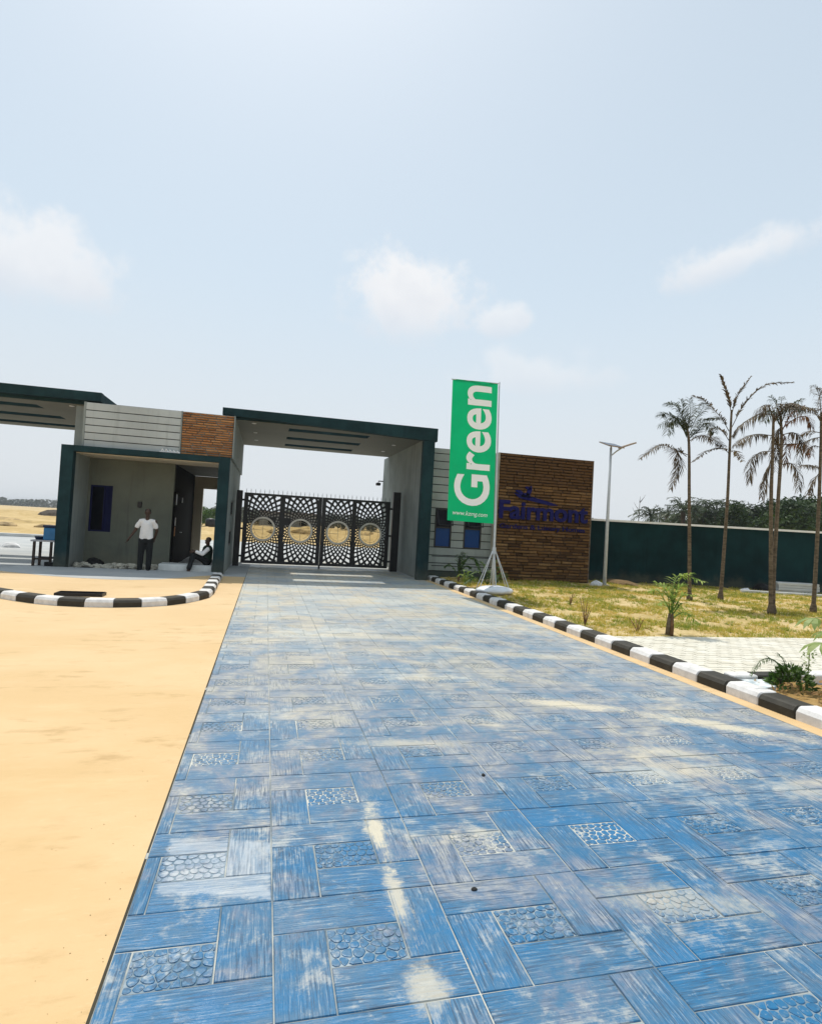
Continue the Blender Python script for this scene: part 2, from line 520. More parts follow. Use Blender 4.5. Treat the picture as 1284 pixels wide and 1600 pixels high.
# ------------------------------------------------------------------ mesh helpers
class MB:
    """collects plain geometry; build() links it as one mesh object"""
    def __init__(s):
        s.v, s.f = [], []

    def quadmesh(s, v, f):
        o = len(s.v)
        s.v += [tuple(p) for p in v]
        s.f += [tuple(i + o for i in q) for q in f]
        return s

    def box(s, x0, x1, y0, y1, z0, z1):
        v = [(x0, y0, z0), (x1, y0, z0), (x1, y1, z0), (x0, y1, z0), (x0, y0, z1), (x1, y0, z1), (x1, y1, z1), (x0, y1, z1)]
        return s.quadmesh(v, [(3, 2, 1, 0), (4, 5, 6, 7), (0, 1, 5, 4), (1, 2, 6, 5), (2, 3, 7, 6), (3, 0, 4, 7)])

    def bbox(s, x0, x1, y0, y1, z0, z1, b=.01):
        """box with chamfered vertical and top edges"""
        bm = bmesh.new()
        bmesh.ops.create_cube(bm, size=1)
        for v in bm.verts:
            v.co = Vector(((x0 + x1) / 2 + v.co.x * (x1 - x0), (y0 + y1) / 2 + v.co.y * (y1 - y0), (z0 + z1) / 2 + v.co.z * (z1 - z0)))
        bmesh.ops.bevel(bm, geom=bm.edges[:], offset=b, segments=1, affect='EDGES')
        bm.verts.index_update()
        s.quadmesh([v.co for v in bm.verts], [[v.index for v in f.verts] for f in bm.faces])
        bm.free()
        return s

    def prism(s, poly, z0, z1):
        n = len(poly)
        v = [(p[0], p[1], z0) for p in poly] + [(p[0], p[1], z1) for p in poly]
        f = [tuple(range(n - 1, -1, -1)), tuple(range(n, 2 * n))] + [(i, (i + 1) % n, n + (i + 1) % n, n + i) for i in range(n)]
        return s.quadmesh(v, f)

    def prism_y(s, poly, y0, y1):
        """polygon in x,z extruded along y (poly counter-clockwise seen from -y)"""
        n = len(poly)
        v = [(p[0], y0, p[1]) for p in poly] + [(p[0], y1, p[1]) for p in poly]
        f = [tuple(range(n)), tuple(range(2 * n - 1, n - 1, -1))] + [(i, n + i, n + (i + 1) % n, (i + 1) % n) for i in range(n)]
        return s.quadmesh(v, f)

    def tube(s, pts, rad, n=8, cap=True):
        pts = [Vector(p) for p in pts]
        if isinstance(rad, (int, float)):
            rad = [rad] * len(pts)
        o = len(s.v)
        up = None
        for i, p in enumerate(pts):
            t = (pts[min(i + 1, len(pts) - 1)] - pts[max(i - 1, 0)]).normalized()
            if up is None:
                up = Vector((0, 0, 1)) if abs(t.z) < .9 else Vector((0, 1, 0))
            a = t.cross(up).normalized()
            b = a.cross(t)
            up = b
            for k in range(n):
                q = 2 * math.pi * k / n
                s.v.append(tuple(p + (a * math.cos(q) + b * math.sin(q)) * rad[i]))
        for i in range(len(pts) - 1):
            for k in range(n):
                s.f.append((o + i * n + k, o + (i + 1) * n + k, o + (i + 1) * n + (k + 1) % n, o + i * n + (k + 1) % n))
        if cap:
            s.f.append(tuple(o + k for k in range(n)))
            e = o + (len(pts) - 1) * n
            s.f.append(tuple(e + k for k in range(n - 1, -1, -1)))
        return s

    def ball(s, c, r, nu=10, nv=7, jit=0, rnd=R_):
        c = Vector(c)
        r = r if isinstance(r, (tuple, list)) else (r, r, r)
        o = len(s.v)
        s.v.append(tuple(c + Vector((0, 0, -r[2]))))
        for j in range(1, nv):
            ph = -math.pi / 2 + math.pi * j / nv
            for i in range(nu):
                th = 2 * math.pi * i / nu
                k = 1 + rnd.uniform(-jit, jit)
                s.v.append((c.x + r[0] * k * math.cos(ph) * math.cos(th), c.y + r[1] * k * math.cos(ph) * math.sin(th), c.z + r[2] * k * math.sin(ph)))
        s.v.append(tuple(c + Vector((0, 0, r[2]))))
        top = len(s.v) - 1
        for i in range(nu):
            s.f.append((o, o + 1 + (i + 1) % nu, o + 1 + i))
            s.f.append((top, top - nu + i, top - nu + (i + 1) % nu))
        for j in range(nv - 2):
            for i in range(nu):
                a = o + 1 + j * nu
                s.f.append((a + i, a + (i + 1) % nu, a + nu + (i + 1) % nu, a + nu + i))
        return s

    def capsule(s, a, b, ra, rb, n=12):
        a, b = Vector(a), Vector(b)
        t = (b - a).normalized()
        pts, rad = [], []
        for q in (-1, -.8, -.45, 0):
            pts.append(a + t * ra * q)
            rad.append(max(.15, math.sqrt(max(0, 1 - q * q))) * ra)
        for q in (0, .45, .8, 1):
            pts.append(b + t * rb * q)
            rad.append(max(.15, math.sqrt(max(0, 1 - q * q))) * rb)
        return s.tube(pts, rad, n)

    def data(s, name, mats, smooth=False):
        me = bpy.data.meshes.new(name)
        me.from_pydata(s.v, [], s.f)
        for m in (mats if isinstance(mats, (list, tuple)) else [mats]):
            me.materials.append(m)
        if smooth:
            me.polygons.foreach_set('use_smooth', [True] * len(me.polygons))
        me.update()
        return me

    def build(s, name, m, parent=None, smooth=False, **props):
        return obj(name, s.data(name, m, smooth), parent, **props)


def tag(o, label=None, cat=None, group=None, kind=None):
    if label:
        o['label'] = label
    if cat:
        o['category'] = cat
    if group:
        o['group'] = group
    if kind:
        o['kind'] = kind
    return o


def obj(name, me, parent=None, loc=None, rot=None, **props):
    o = bpy.data.objects.new(name, me)
    COL.objects.link(o)
    if parent is not None:
        o.parent = parent
        if parent.get('_root'):
            o.matrix_parent_inverse = Matrix.Translation(-parent.location)
    if loc is not None:
        o.location = loc
    if rot is not None:
        o.rotation_euler = rot
    for k, v in props.items():
        o[k] = v
    return o


def thing(name, label, cat, loc, group=None):
    o = bpy.data.objects.new(name, None)
    COL.objects.link(o)
    o.location = loc
    o.empty_display_size = .2
    o['_root'] = 1
    return tag(o, label, cat, group)


def structure(o):
    o['kind'] = 'structure'
    return o


def smoothpath(p, n=6):
    p = [Vector(q) for q in p]
    if len(p) < 3:
        return [p[0].lerp(p[1], i / n) for i in range(n + 1)]
    P = [p[0] * 2 - p[1]] + p + [p[-1] * 2 - p[-2]]
    out = []
    for i in range(1, len(P) - 2):
        for k in range(n):
            t = k / n
            a, b, c, d = P[i - 1:i + 3]
            out.append(.5 * ((2 * b) + (c - a) * t + (2 * a - 5 * b + 4 * c - d) * t * t + (3 * b - a - 3 * c + d) * t ** 3))
    out.append(p[-1])
    return out


# ------------------------------------------------------------------ ground and paving (the setting)
def terrain(name, x0, x1, y0, y1, nx, ny, fn, m):
    mb = MB()
    for j in range(ny + 1):
        for i in range(nx + 1):
            x, y = x0 + (x1 - x0) * i / nx, y0 + (y1 - y0) * j / ny
            mb.v.append((x, y, fn(x, y)))
    for j in range(ny):
        for i in range(nx):
            a = j * (nx + 1) + i
            mb.f.append((a, a + 1, a + nx + 2, a + nx + 1))
    return structure(mb.build(name, m, smooth=True))


g = MB().quadmesh([(-2500, -400, -.12), (2500, -400, -.12), (2500, 2500, -.12), (-2500, 2500, -.12)], [(0, 1, 2, 3)])
structure(g.build('ground', M['ground']))


def sandh(x, y):
    n = mnoise.fractal(Vector((x * .055, y * .045, 3)), 1, 2.1, 5) * .9 + mnoise.fractal(Vector((x * .3, y * .3, 9)), 1, 2.1, 4) * .18
    e = min(1, max(0, (y - 36) / 10)) * min(1, max(0, (-9 - x) / 4)) * min(1, max(0, (170 - y) / 20)) * min(1, max(0, (x + 190) / 20))
    return -.1 + max(0, n + .28) * .85 * e


terrain('sand_field', -190, -8.41, 34.5, 170, 150, 120, sandh, M['sand'])
terrain('sand_field', -8.4, 45, 41.1, 130, 90, 90, lambda x, y: -.09 + max(0, mnoise.fractal(Vector((x * .12, y * .08, 1)), 1, 2, 5) + .25) * .9 * min(1, max(0, (y - 42) / 10)), M['sand'])

gp = MB().quadmesh([(-34, 14.9, .002), (-4.75, 14.9, .002), (-4.75, 34, .002), (-34, 34, .002)], [(0, 1, 2, 3)])
gp.quadmesh([(-4.75, 17.0, .002), (-.47, 17.0, .002), (-.47, 34, .002), (-4.75, 34, .002)], [(0, 1, 2, 3)])
gp.quadmesh([(-.47, 24.6, .002), (12, 24.6, .002), (12, 41, .002), (-.47, 41, .002)], [(0, 1, 2, 3)])
gp.quadmesh([(-8, 34, .002), (-.47, 34, .002), (-.47, 41, .002), (-8, 41, .002)], [(0, 1, 2, 3)])
structure(gp.build('concrete_pavement', M['greypave']))

og = MB().quadmesh([(-40, -6, 0), (-.475, -6, 0), (-.475, 17.0, 0), (-40, 17.0, 0)], [(0, 1, 2, 3)])
structure(og.build('orange_pavement', M['orange']))
os_ = MB().quadmesh([(5.02, -6, 0), (5.21, -6, 0), (5.21, 24.6, 0), (5.02, 24.6, 0)], [(0, 1, 2, 3)])
structure(os_.build('orange_pavement', M['orange']))
dg = MB().box(-30, -9.5, 34.0, 34.5, -.1, .16)
structure(dg.build('drain_kerb', M['concrete']))

# blue stamped drive: a dusty bed with every plank and cobble panel proud of it
bed = MB().quadmesh([(-.475, -6, -.0048), (5.02, -6, -.0048), (5.02, 24.6, -.0048), (-.475, 24.6, -.0048)], [(0, 1, 2, 3)])
bed.quadmesh([(-.475, -6, -.014), (-.475, 24.6, -.014), (-.475, 24.6, 0), (-.475, -6, 0)], [(0, 1, 2, 3)])
bed.quadmesh([(5.02, -6, -.014), (5.02, -6, 0), (5.02, 24.6, 0), (5.02, 24.6, -.014)], [(0, 1, 2, 3)])
road = structure(bed.build('blue_stamped_road', M['joint']))
edge = MB()
yy = -5.0
while yy < 17:
    L = R_.uniform(.8, 2.2)
    w0 = R_.uniform(.009, .013)
    edge.quadmesh([(-.4745, yy, -.0035), (-.4745 + w0, yy, -.0035), (-.4745 + w0, yy + L, -.0035), (-.4745, yy + L, -.0035)], [(0, 1, 2, 3)])
    yy += L + R_.uniform(.0, .1)
edge.build('edge_groove', M['edgegroove'], road, kind='stuff')


def slabgeo(mb, x0, x1, y0, y1, dz=0.0, tilt=(0, 0)):
    ga, ch = .0027, .0030
    a, b, c, d = x0 + ga, x1 - ga, y0 + ga, y1 - ga
    t = [(a + ch, c + ch, dz - tilt[0] - tilt[1]), (b - ch, c + ch, dz + tilt[0] - tilt[1]), (b - ch, d - ch, dz + tilt[0] + tilt[1]), (a + ch, d - ch, dz - tilt[0] + tilt[1])]
    v = [(a, c, -.0046), (b, c, -.0046), (b, d, -.0046), (a, d, -.0046)] + t
    mb.quadmesh(v, [(4, 5, 6, 7), (0, 1, 5, 4), (1, 2, 6, 5), (2, 3, 7, 6), (3, 0, 4, 7)])


def clip_half(poly, p, n):
    out = []
    for i in range(len(poly)):
        a, b = poly[i], poly[(i + 1) % len(poly)]
        da, db = (a[0] - p[0]) * n[0] + (a[1] - p[1]) * n[1], (b[0] - p[0]) * n[0] + (b[1] - p[1]) * n[1]
        if da <= 0:
            out.append(a)
        if da * db < 0:
            t = da / (da - db)
            out.append((a[0] + (b[0] - a[0]) * t, a[1] + (b[1] - a[1]) * t))
    return out


def pebbles(w, h, seed):
    r = random.Random(seed)
    nx, ny = 7, 5
    pts = []
    for j in range(-1, ny + 1):
        for i in range(-1, nx + 1):
            pts.append(((i + .5 + .5 * (j % 2) - .25 + r.uniform(-.33, .33)) * w / nx, (j + .5 + r.uniform(-.3, .3)) * h / ny))
    cells = []
    for p in pts:
        poly = [(.004, .004), (w - .004, .004), (w - .004, h - .004), (.004, h - .004)]
        for q in pts:
            if q is p:
                continue
            d = (q[0] - p[0], q[1] - p[1])
            L = math.hypot(*d)
            if L > .16:
                continue
            mid = ((p[0] + q[0]) / 2, (p[1] + q[1]) / 2)
            poly = clip_half(poly, mid, (d[0] / L, d[1] / L))
            if len(poly) < 3:
                break
        if len(poly) >= 3:
            A = abs(sum(poly[i][0] * poly[(i + 1) % len(poly)][1] - poly[(i + 1) % len(poly)][0] * poly[i][1] for i in range(len(poly)))) / 2
            if A > .00025:
                cells.append(poly)
    return cells


def cobblegeo(mb, x0, y0, w, h, seed):
    slab_z = -.0044
    mb.quadmesh([(x0 + .003, y0 + .003, slab_z), (x0 + w - .003, y0 + .003, slab_z), (x0 + w - .003, y0 + h - .003, slab_z), (x0 + .003, y0 + h - .003, slab_z)], [(0, 1, 2, 3)])
    r = random.Random(seed * 3 + 1)
    for poly in pebbles(w, h, seed):
        # round the corners a little
        rp = []
        n = len(poly)
        for i in range(n):
            a, b = poly[i], poly[(i + 1) % n]
            rp += [(a[0] * .72 + b[0] * .28, a[1] * .72 + b[1] * .28), (a[0] * .28 + b[0] * .72, a[1] * .28 + b[1] * .72)]
        n = len(rp)
        cx, cyy = sum(p[0] for p in rp) / n, sum(p[1] for p in rp) / n
        top = r.uniform(-.0022, .0004)
        v = []
        for k, z in ((.93, slab_z - .0003), (.85, top - .0008), (.66, top)):
            v += [(x0 + cx + (p[0] - cx) * k, y0 + cyy + (p[1] - cyy) * k, z) for p in rp]
        f = []
        for q in range(2):
            f += [(q * n + i, q * n + (i + 1) % n, (q + 1) * n + (i + 1) % n, (q + 1) * n + i) for i in range(n)]
        f.append(tuple(range(2 * n, 3 * n)))
        mb.quadmesh(v, f)


TX0, TY0, TW, TH = .13, 2.01, .741, .642
KIND = [('across', 0, .215, 0, .427), ('along', .215, .741, 0, .2135), ('across', .526, .741, .2135, .642), ('along', 0, .526, .427, .642), ('stone', .215, .526, .2135, .427)]
XMIN, XMAX = -.4645, 5.015
tiles = []
for j in range(-6, 36):
    for i in range(-1, 8):
        for kd, a, b, c, d in KIND:
            x0, x1, y0, y1 = TX0 + i * TW + a, TX0 + i * TW + b, TY0 + j * TH + c, TY0 + j * TH + d
            full = x0 >= XMIN and x1 <= XMAX
            x0, x1 = max(x0, XMIN), min(x1, XMAX)
            if x1 - x0 < .02 or y1 > 24.55:
                continue
            tiles.append((y0, x0, x1, y1, kd, full))
vis = [t for t in tiles if any(seen((px, py, 0), 0) for px in (t[1], t[2], (t[1] + t[2]) / 2) for py in (t[0], t[3]))]
vis.sort(key=lambda t: t[0] + .12 * abs(t[1] - 1.2))
near = set(vis[:300])
shared = {}
stuff = {'along': MB(), 'across': MB(), 'stone': MB()}
for t in tiles:
    y0, x0, x1, y1, kd, full = t
    w, h = x1 - x0, y1 - y0
    if t in near:
        if kd == 'stone' and full:
            key = ('stone', R_.randrange(6))
        elif full:
            key = (kd, round(w, 3), round(h, 3), R_.randrange(3))
        else:
            key = (kd, x0, y0)
        if key not in shared:
            mb = MB()
            if kd == 'stone':
                cobblegeo(mb, 0, 0, w, h, R_.randrange(9999))
            else:
                slabgeo(mb, 0, w, 0, h, 0, (R_.uniform(-.0008, .0008), R_.uniform(-.0008, .0008)))
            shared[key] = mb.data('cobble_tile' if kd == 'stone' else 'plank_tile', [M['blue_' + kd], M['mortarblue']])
            if kd == 'stone':
                shared[key].polygons[0].material_index = 1
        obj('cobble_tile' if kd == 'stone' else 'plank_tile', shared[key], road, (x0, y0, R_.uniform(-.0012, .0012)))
    else:
        if kd == 'stone' and 1.2 < y0 < 10:
            cobblegeo(stuff['stone'], x0, y0, w, h, R_.randrange(9999))
        else:
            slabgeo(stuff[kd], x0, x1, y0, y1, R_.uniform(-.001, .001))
for kd, mb in stuff.items():
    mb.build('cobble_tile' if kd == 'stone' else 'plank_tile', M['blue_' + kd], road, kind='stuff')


M['kerb_w'] = mat('white_kerb_paint', (.74, .73, .72), .7, .12, 9, .4, 40, .005, weather=.32)
M['kerb_b'] = mat('black_kerb_paint', (.022, .021, .016), .65, .35, 9, .4, 40, .005, weather=.10)


def stone_profile(L, w=.27, h=.135, g_=.004):
    """kerb stone along +y, road face at x=0"""
    prof = [(0, -.03), (0, .085), (.03, h - .012), (.055, h), (w - .02, h), (w, h - .02), (w, -.03)]
    n = len(prof)
    mb = MB()
    rings = [(g_, .012), (g_ + .012, 0), (L - g_ - .012, 0), (L - g_, .012)]
    for y, ins in rings:
        cx, cz = w / 2, h / 2
        for x, z in prof:
            kx = ins if x < cx else -ins
            mb.v.append((x + kx * .8, y, z - (ins * .8 if z > cz else 0)))
    for k in range(3):
        for i in range(n):
            mb.f.append((k * n + i, k * n + (i + 1) % n, (k + 1) * n + (i + 1) % n, (k + 1) * n + i))
    mb.f.append(tuple(range(n - 1, -1, -1)))
    mb.f.append(tuple(range(3 * n, 4 * n)))
    return mb


kb = MB().box(5.23, 5.45, 2.0, 18.3, -.1, .06)
kerb = structure(kb.build('kerb', M['concrete']))
meK = {q: stone_profile(.45).data('kerb_stone', M['kerb_' + q]) for q in 'wb'}
y, k = 2.40, 0
while y < 18.0:
    q = 'b' if k % 2 else 'w'
    o = obj('kerb_stone', meK[q], kerb, (5.21 + R_.uniform(-.006, .006), y, R_.uniform(-.005, .005)), (0, R_.uniform(-.012, .012), R_.uniform(-.008, .008)))
    o['label'] = ('white' if q == 'w' else 'black') + ' painted kerb stone'
    y += .45
    k += 1

# island kerb in front of the guard house
IK = [(-6.1, 13.4), (-5.5, 12.6), (-4.51, 11.77), (-4.01, 11.37), (-3.61, 11.13), (-3.19, 11.0), (-2.72, 10.94), (-2.3, 11.0), (-1.88, 11.15), (-1.51, 11.45), (-1.25, 11.92), (-1.03, 12.5), (-1.0, 13.47), (-1.04, 15.14), (-1.06, 16.6)]
path = [Vector((p[0], p[1], 0)) for p in smoothpath([(a, b, 0) for a, b in IK], 8)]
acc = [0]
for a, b in zip(path, path[1:]):
    acc.append(acc[-1] + (b - a).length)


def at(s):
    for i in range(len(acc) - 1):
        if acc[i + 1] >= s:
            return path[i].lerp(path[i + 1], (s - acc[i]) / (acc[i + 1] - acc[i]))
    return path[-1]


inner = []
for i, p in enumerate(path):
    t = (path[min(i + 1, len(path) - 1)] - path[max(i - 1, 0)]).normalized()
    inner.append(p + Vector((-t.y, t.x, 0)) * .22)
isl = MB()
poly = [(p.x, p.y) for p in inner] + [(-1.27, 17.33), (-6.3, 17.33)]
isl.prism(poly, -.05, .075)
island = structure(isl.build('orange_island', M['orange']))
ap = MB().prism([(-6.29, 15.9), (-5.6, 15.5), (-4.9, 15.05), (-4.2, 14.8), (-3.5, 14.66), (-3.0, 14.68), (-2.5, 14.95), (-2.0, 15.5), (-1.6, 16.1), (-1.30, 16.4), (-1.29, 17.32), (-6.29, 17.32)], .02, .079)
structure(ap.build('concrete_apron', M['greypave']))
fb = MB()
for a, b, c, d in zip(path, path[1:], inner[1:], inner):
    m_ = lambda p, q: p.lerp(q, .12)
    fb.quadmesh([(*m_(a, d)[:2], .05), (*m_(b, c)[:2], .05), (*c[:2], .05), (*d[:2], .05)], [(0, 1, 2, 3)])
ikerb = structure(fb.build('kerb', M['concrete']))
nst = int(acc[-1] / .45)
L = acc[-1] / nst
for k in range(nst):
    a, b = at(k * L), at((k + 1) * L)
    d = (b - a)
    # stone profile runs along +y with its road face at x=0; the road lies to the right of the path
    q = 'w' if k % 2 == 1 else 'b'
    key = q + 'i' + str(round(d.length, 2))
    if key not in meK:
        mb = stone_profile(d.length + .004, .25)
        mb.v = [(-vx, vy, vz) for vx, vy, vz in mb.v]
        mb.f = [tuple(reversed(f)) for f in mb.f]
        meK[key] = mb.data('kerb_stone', M['kerb_' + q])
    o = obj('kerb_stone', meK[key], ikerb, (a.x, a.y, R_.uniform(-.004, .004)), (0, 0, math.atan2(-d.x, d.y) + R_.uniform(-.01, .01)))
    o['label'] = ('white' if q == 'w' else 'black') + ' painted kerb stone of the island'

# lawn, footpath, planter ------------------------------------------------
def lawnh(x, y):
    return .085 + .035 * mnoise.fractal(Vector((x * .8, y * .8, 2)), 1, 2, 4) + .02 * mnoise.noise(Vector((x * 3, y * 3, 7)))


terrain('lawn', 5.47, 26, 8.16, 18.9, 110, 70, lawnh, M['lawnsoil'])
terrain('planter_bed', 5.47, 16, .5, 5.62, 80, 50, lambda x, y: .065 + .05 * mnoise.fractal(Vector((x * 2, y * 2, 5)), 1, 2, 4) + .018 * mnoise.noise(Vector((x * 9, y * 9, 1))), M['planter'])
fp = MB().box(5.47, 26, 5.86, 8.15, -.05, .100)
footpath = structure(fp.build('footpath', mat('path_bedding_sand', (.52, .48, .39), .9)))
pv = {0: MB(), 1: MB()}
row = 0
y = 5.88
while y < 8.13:
    x = 5.49 - (.1 if row % 2 else 0)
    while x < 16:
        xa, xb = max(x, 5.49), x + .2
        z = .118 + R_.uniform(-.0025, .0025)
        g_ = .0022
        if xb - xa > .05:
            v = [(xa + g_, y + g_, .09), (xb - g_, y + g_, .09), (xb - g_, y + .1125 - g_, .09), (xa + g_, y + .1125 - g_, .09)]
            t_ = [(xa + .0065, y + .0065, z), (xb - .0065, y + .0065, z), (xb - .0065, y + .106, z), (xa + .0065, y + .106, z)]
            pv[0].quadmesh(v + t_, [(4, 5, 6, 7), (0, 1, 5, 4), (1, 2, 6, 5), (2, 3, 7, 6), (3, 0, 4, 7)])
        x += .2
    y += .1125
    row += 1
pv[0].build('paver', M['paver'], footpath, kind='stuff')
# kerb between footpath and planter
k2 = MB().box(5.5, 26, 5.66, 5.84, -.1, .05)
kerb2 = structure(k2.build('kerb', M['concrete']))
x, k = 5.45, 0
seq = ['w', 'b', 'w', 'b']
while x < 14:
    w = .33 if k == 0 else .64
    q = seq[k % 2]
    mb = MB().bbox(.003, w - .003, 0, .2, 0, .165, .014)
    o = mb.build('kerb_stone', M['kerb_' + q], kerb2)
    o.location = (x, 5.65, .0)
    o['label'] = ('white' if q == 'w' else 'black') + ' kerb stone edging the planter'
    x += w
    k += 1
bp = MB()
bp.quadmesh([(5.50, 5.30, .128), (5.78, 5.40, .128), (5.84, 5.63, .128), (5.50, 5.63, .128)], [(0, 1, 2, 3)])
bp = MB().prism([(5.50, 5.28), (5.72, 5.34), (5.86, 5.63), (5.50, 5.63)], .05, .128)
structure(bp.build('kerb_haunch', mat('blue_splashed_cement', (.42, .52, .56), .8, .2, 9, .3, 40, col2=(.70, .72, .72))))

# ------------------------------------------------------------------ guard house
GH = thing('guard_house', 'low guard house with a dark teal framed porch, grey cladding and orange stone above', 'guard house', (-3.3, 17.34, 0))
m = MB().box(-5.47, -5.17, 17.34, 17.60, 0, 3.385).box(-1.415, -1.115, 17.34, 17.60, 0, 3.385).box(-5.17, -1.415, 17.34, 17.60, 3.225, 3.385)
m.build('porch_frame', M['teal'], GH)
m = MB().box(-5.46, -5.175, 17.603, 24, 0, 3.36)
m.build('side_wall', M['grey'], GH)
# right side wall with two window openings
m = MB()
sy0, sy1 = 17.603, 24.0
wy = [(19.0, 19.95), (20.35, 20.85)]
m.box(-1.405, -1.105, sy0, 19.0, 0, 3.36).box(-1.405, -1.105, 19.0, 20.0, 0, .75).box(-1.405, -1.105, 19.0, 20.0, 1.25, 1.72).box(-1.405, -1.105, 19.0, 20.0, 2.2, 3.36).box(-1.405, -1.105, 20.0, sy1, 0, 3.36)
m.build('side_wall', M['grey'], GH)
for z0, z1 in ((.75, 1.25), (1.72, 2.2)):
    w = MB().box(-1.30, -1.24, 19.0, 20.0, z0, z1)
    wi = w.build('window', M['darkglass'], GH)
    fr = MB()
    for a, b, c, d in ((19.0, 20.0, z0, z0 + .05), (19.0, 20.0, z1 - .05, z1), (19.0, 19.05, z0 + .05, z1 - .05), (19.95, 20.0, z0 + .05, z1 - .05)):
        fr.box(-1.235, -1.11, a, b, c, d)
    fr.build('window_frame', M['black'], wi)
# porch back wall with its window opening
BY = 18.9
X0, X1 = -5.174, -2.80
wx0, wx1, wz0, wz1 = -5.10, -4.50, 1.02, 2.40
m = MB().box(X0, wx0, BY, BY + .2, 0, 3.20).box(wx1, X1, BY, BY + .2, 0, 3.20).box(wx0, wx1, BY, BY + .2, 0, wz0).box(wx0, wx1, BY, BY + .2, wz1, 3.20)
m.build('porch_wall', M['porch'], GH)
w = MB()
for a, b, c, d in ((wx0, wx0 + .05, wz0, wz1), (wx1 - .05, wx1, wz0, wz1), (wx0 + .05, wx1 - .05, wz0, wz0 + .05), (wx0 + .05, wx1 - .05, wz1 - .05, wz1), (wx1 - .24, wx1 - .20, wz0 + .05, wz1 - .05)):
    w.box(a, b, BY + .02, BY + .09, c, d)
win = w.build('window', M['bluewin'], GH)
MB().box(wx0 + .05, wx1 - .24, BY + .05, BY + .06, wz0 + .05, wz1 - .05).build('pane', M['darkglass'], win)
MB().box(wx1 - .20, wx1 - .05, BY + .05, BY + .06, wz0 + .05, wz1 - .05).build('pane', M['bluewin'], win)
# corridor: inner wall, rear wall with the bright opening, ceilings, floor
MB().box(-2.98, -2.80, BY + .2, 24, 0, 3.2).build('corridor_wall', M['blackdoor'], GH)
MB().box(-2.795, -2.47, 24.0, 24.2, 0, 3.2).box(-2.47, -1.41, 24.0, 24.2, 2.72, 3.2).box(-5.46, -2.80, 24.0, 24.2, 0, 3.2).build('rear_wall', M['cream'], GH)
MB().box(-5.17, -1.41, 17.603, BY + .2, 3.205, 3.36).build('porch_ceiling', M['cream'], GH)
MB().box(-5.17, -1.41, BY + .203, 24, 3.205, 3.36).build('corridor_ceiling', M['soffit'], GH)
MB().box(-5.17, -1.42, 17.62, 24.0, -.02, .045).build('porch_floor', M['concrete'], GH)
MB().bbox(-2.86, -1.43, 17.46, 18.1, 0, .245, .012).build('step', mat('off_white_step', (.62, .64, .62), .7, .12, 3, .3, 50), GH)
# door leaf standing open against the corridor wall
dl = MB().box(-2.79, -2.735, 18.98, 20.1, .06, 2.35)
door = dl.build('door', M['blackdoor'], GH)
MB().tube([(-2.70, 20.0, 1.08), (-2.64, 20.0, 1.08), (-2.64, 19.88, 1.08)], .012, 6).build('handle', M['steel'], door)
MB().box(-2.795, -2.745, 20.12, 21.6, .06, 2.35).build('door', M['blackdoor'], GH)
# upper block with grooved cladding and stone panel
TYF = 17.56
MB().box(-5.05, -1.05, TYF + .06, 24, 3.388, 4.63).box(-5.05, -5.0, TYF, TYF + .059, 3.388, 4.63).box(-2.53, -2.50, TYF - .01, TYF + .059, 3.388, 4.63).box(-1.075, -1.05, TYF - .03, TYF + .059, 3.388, 4.63).build('upper_block', M['grey'], GH)
zs = [3.395, 3.585, 3.79, 3.995, 4.20, 4.41, 4.628]
sm = {}
for a, b in zip(zs, zs[1:]):
    MB().bbox(-4.998, -2.532, TYF + .01, TYF + .058, a + .012, b - .012, .004).build('cladding_board', M['slat'], GH)
MB().box(-4.998, -2.532, TYF + .045, TYF + .0595, 3.39, 4.629).build('groove_backing', M['groove'], GH)


def stonepanel(root, x0, x1, z0, z1, yf, ch, lmin, lmax, m, name='stone_slip', limit=300):
    slips = []
    z = z0
    n = max(1, round((z1 - z0) / ch))
    ch = (z1 - z0) / n
    for r in range(n):
        x = x0 - R_.uniform(0, lmin * .8)
        while x < x1 - .02:
            L = R_.uniform(lmin, lmax)
            a, b = max(x, x0), min(x + L, x1)
            if x1 - b < .06:
                b = x1
            if b - a > .04:
                slips.append((a, b, z0 + r * ch, z0 + (r + 1) * ch))
            x = b if b > x else x + L
            if b == x1:
                break
    rest = MB()
    for i, (a, b, c, d) in enumerate(slips):
        dpt = R_.uniform(.010, .065)
        mb = MB()
        gg = R_.uniform(.004, .012)
        yb, yt = yf + .02, yf - dpt
        v = [(a + gg, yb, c + gg), (b - gg, yb, c + gg), (b - gg, yb, d - gg), (a + gg, yb, d - gg)]
        j = lambda s: R_.uniform(-s, s)
        e = .006
        v += [(a + gg + e, yt + j(.006), c + gg + e + abs(j(.008))), (b - gg - e, yt + j(.006), c + gg + e + abs(j(.008))), (b - gg - e, yt + .004 + j(.006), d - gg - e - abs(j(.008))), (a + gg + e, yt + .004 + j(.006), d - gg - e - abs(j(.008)))]
        f = [(4, 5, 6, 7), (0, 1, 5, 4), (1, 2, 6, 5), (2, 3, 7, 6), (3, 0, 4, 7)]
        if i < limit:
            mb.quadmesh(v, f)
            mb.build(name, m, root)
        else:
            rest.quadmesh(v, f)
    if rest.v:
        rest.build(name, m, root, kind='stuff')


stonepanel(GH, -2.497, -1.078, 3.392, 4.625, TYF + .04, .068, .18, .42, M['orangeslip'])

